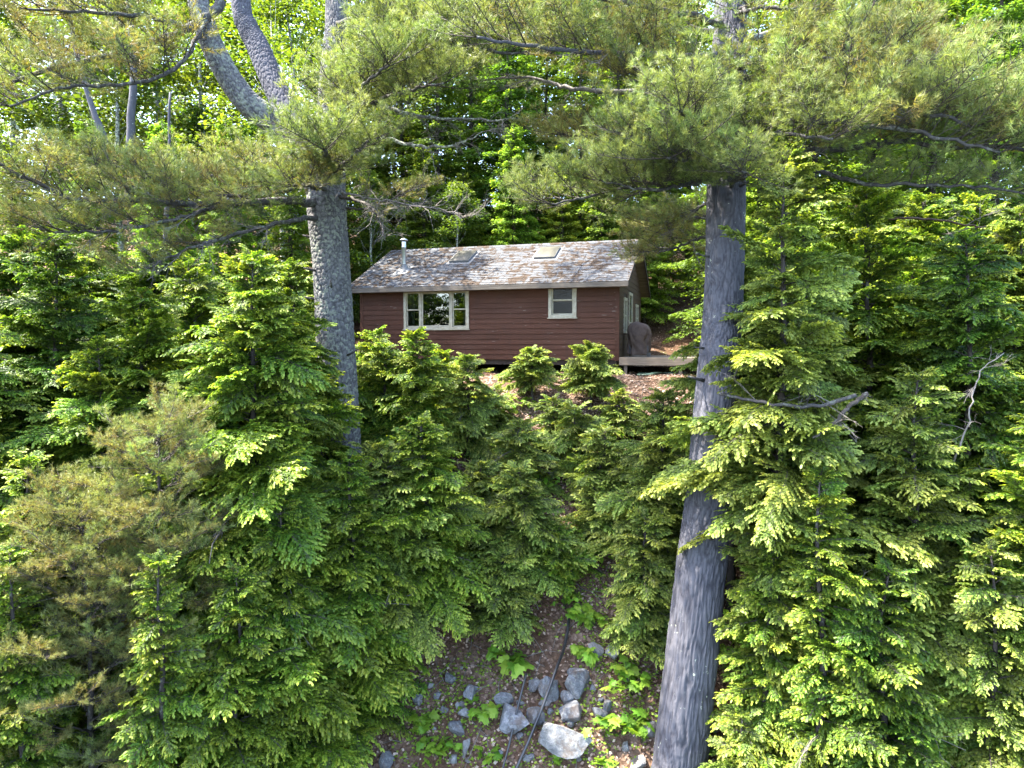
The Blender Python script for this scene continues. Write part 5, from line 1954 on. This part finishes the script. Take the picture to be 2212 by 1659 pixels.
SH = 'broad-leaved shrubs on the bank'
seedling('glossy oval-leaved shrub in the middle of the shaded slope', c8x(1430), c8y(1010), .55, 110, 31, OVAL, .14, .6, SH, 'viburnum_shrub', 'shrub', 8)
seedling('oval-leaved shrub above the glossy one on the slope', c8x(1600), c8y(880), .5, 70, 32, OVAL, .13, .45, SH, 'viburnum_shrub', 'shrub', 7)
seedling('broad-leaved shrub between pale hemlocks on the upper slope', c8x(1720), c8y(130), .45, 70, 33, OVAL, .15, .6, SH, 'viburnum_shrub', 'shrub', 7)
seedling('dark patch of seedling leaves left of the shaded slope', c8x(1330), c8y(840), .4, 50, 34, MAPLE, .14, .35, SH, 'viburnum_shrub', 'shrub', 6)
seedling('shrub with dark broad leaves at the top of the long pipe', c8x(1450), c8y(1180), .35, 50, 35, OVAL, .12, .5, SH, 'viburnum_shrub', 'shrub', 6)
seedling('bright yellow-green leafy plant at the edge of the sunlit litter', 1025, 905, .40, 46, 36, OVAL, .22, .75, SH, 'leafy_plant', 'plant', 6)
seedling('tall broad-leaved shrub against the right side of the pine trunk', 1625, 1500, .65, 210, 37, OVAL, .13, 1.6, SH, 'viburnum_shrub', 'shrub', 12)
seedling('broad-leaved shrub below the tall one at the pine foot', 1680, 1600, .6, 120, 38, OVAL, .12, .9, SH, 'viburnum_shrub', 'shrub', 9)
for k, (px, py, lab) in enumerate([(1255, 985, 'leafy shrub among the pale hemlocks right of the bright plant'), (1180, 1065, 'leafy shrub below the pale hemlock on the middle slope'), (1330, 1010, 'leafy shrub between pale hemlocks left of the pine trunk'), (1270, 1180, 'leafy shrub beside the bare path'), (1385, 1000, 'leafy shrub near the left edge of the pine trunk'), (1120, 890, 'leafy shrub under the left flat-topped hemlock')]):
    seedling(lab, px, py, .4, 46, 50 + k, OVAL, .13, .45, SH, 'viburnum_shrub', 'shrub', 6)
seedling('small leafy plant on the slope right of the glossy shrub', c8x(1660), c8y(1290), .35, 40, 39, OVAL, .13, .3, SH, 'leafy_plant', 'plant', 5)

# ------------------------------------------------------------------ leaf litter, ground cover, sticks
def litter():
    r = np.random.default_rng(5)
    n = 24000
    y = np.concatenate([r.uniform(9.8, 19, n // 2), r.uniform(17.5, 21.2, n // 4), r.uniform(21, 34, n // 4)])
    x = (r.random(len(y)) - .5) * 2 * np.where(y < 19, 4.6, 6.5) + np.where(y < 17, .8, 1.2)
    z = ground_z(x, y) + .012 + r.random(len(y)) * .02
    m = len(y)
    a = r.uniform(0, 6.28, m)
    # follow the slope
    e = .1
    gxn = (ground_z(x + e, y) - ground_z(x - e, y)) / (2 * e); gyn = (ground_z(x, y + e) - ground_z(x, y - e)) / (2 * e)
    nrm_ = np.stack([-gxn, -gyn, np.ones(m)], 1) + r.normal(0, .35, (m, 3)); nrm_ /= np.linalg.norm(nrm_, axis=1)[:, None]
    ax = np.stack([np.cos(a), np.sin(a), np.zeros(m)], 1); ax -= nrm_ * (ax * nrm_).sum(1)[:, None]; ax /= np.linalg.norm(ax, axis=1)[:, None]
    sd_ = np.cross(nrm_, ax)
    s = r.uniform(.035, .09, (m, 1))
    p = np.stack([x, y, z], 1)
    q = np.stack([p - ax * s * .5, p - sd_ * s * .34 + nrm_ * s * .12, p + ax * s * .5 + nrm_ * s * .05, p + sd_ * s * .34 + nrm_ * s * .12], 1)
    mb = MB()
    mb.add(q.reshape(-1, 3), np.arange(4 * m).reshape(m, 4), 0, np.repeat(np.clip(r.normal(.5, .25, m), 0, 1), 4))
    o = mb.obj('fallen_leaves', ['dead_leaf'])
    o['kind'] = 'stuff'; o['label'] = 'tan and brown dead leaves littering the bank'
    # low green cover
    n = 11000
    cxs = r.uniform(-1.8, 3.2, 60); cys = r.uniform(10.8, 18.5, 60)
    k = r.integers(0, 60, n)
    x = cxs[k] + r.normal(0, .35, n); y = cys[k] + r.normal(0, .35, n)
    z = ground_z(x, y) + r.uniform(.02, .12, n)
    a = r.uniform(0, 6.28, n)
    ax = np.stack([np.cos(a), np.sin(a), r.normal(-.1, .3, n)], 1)
    up = r.normal(0, .4, (n, 3)) + np.array([0, -.4, 1.0])
    sd_ = np.cross(ax, up); sd_ /= np.linalg.norm(sd_, axis=1)[:, None]
    s = r.uniform(.03, .075, (n, 1)); p = np.stack([x, y, z], 1)
    q = np.stack([p, p + ax * s * .5 - sd_ * s * .38, p + ax * s, p + ax * s * .5 + sd_ * s * .38], 1)
    mb = MB()
    mb.add(q.reshape(-1, 3), np.arange(4 * n).reshape(n, 4), 0, np.repeat(np.clip(r.normal(.55, .2, n), 0, 1), 4))
    o = mb.obj('ground_cover', ['broadleaf'])
    o['kind'] = 'stuff'; o['label'] = 'low green herbs scattered over the bank'
    mb = MB()
    for k in range(520):
        y = r.uniform(10, 21); x = r.uniform(-3, 5)
        a = r.uniform(0, 6.28); l = r.uniform(.15, .7)
        p0 = np.array([x, y, gz(x, y) + .03]); x2, y2 = x + math.cos(a) * l, y + math.sin(a) * l
        p1 = np.array([x2, y2, gz(x2, y2) + .03])
        mb.tube([p0, (p0 + p1) / 2 + r.normal(0, .03, 3), p1], [.008, .006, .004], 4, 0, .5)
    o = mb.obj('fallen_twigs', ['dead_wood'])
    o['kind'] = 'stuff'; o['label'] = 'thin dead twigs lying over the bank'


litter()
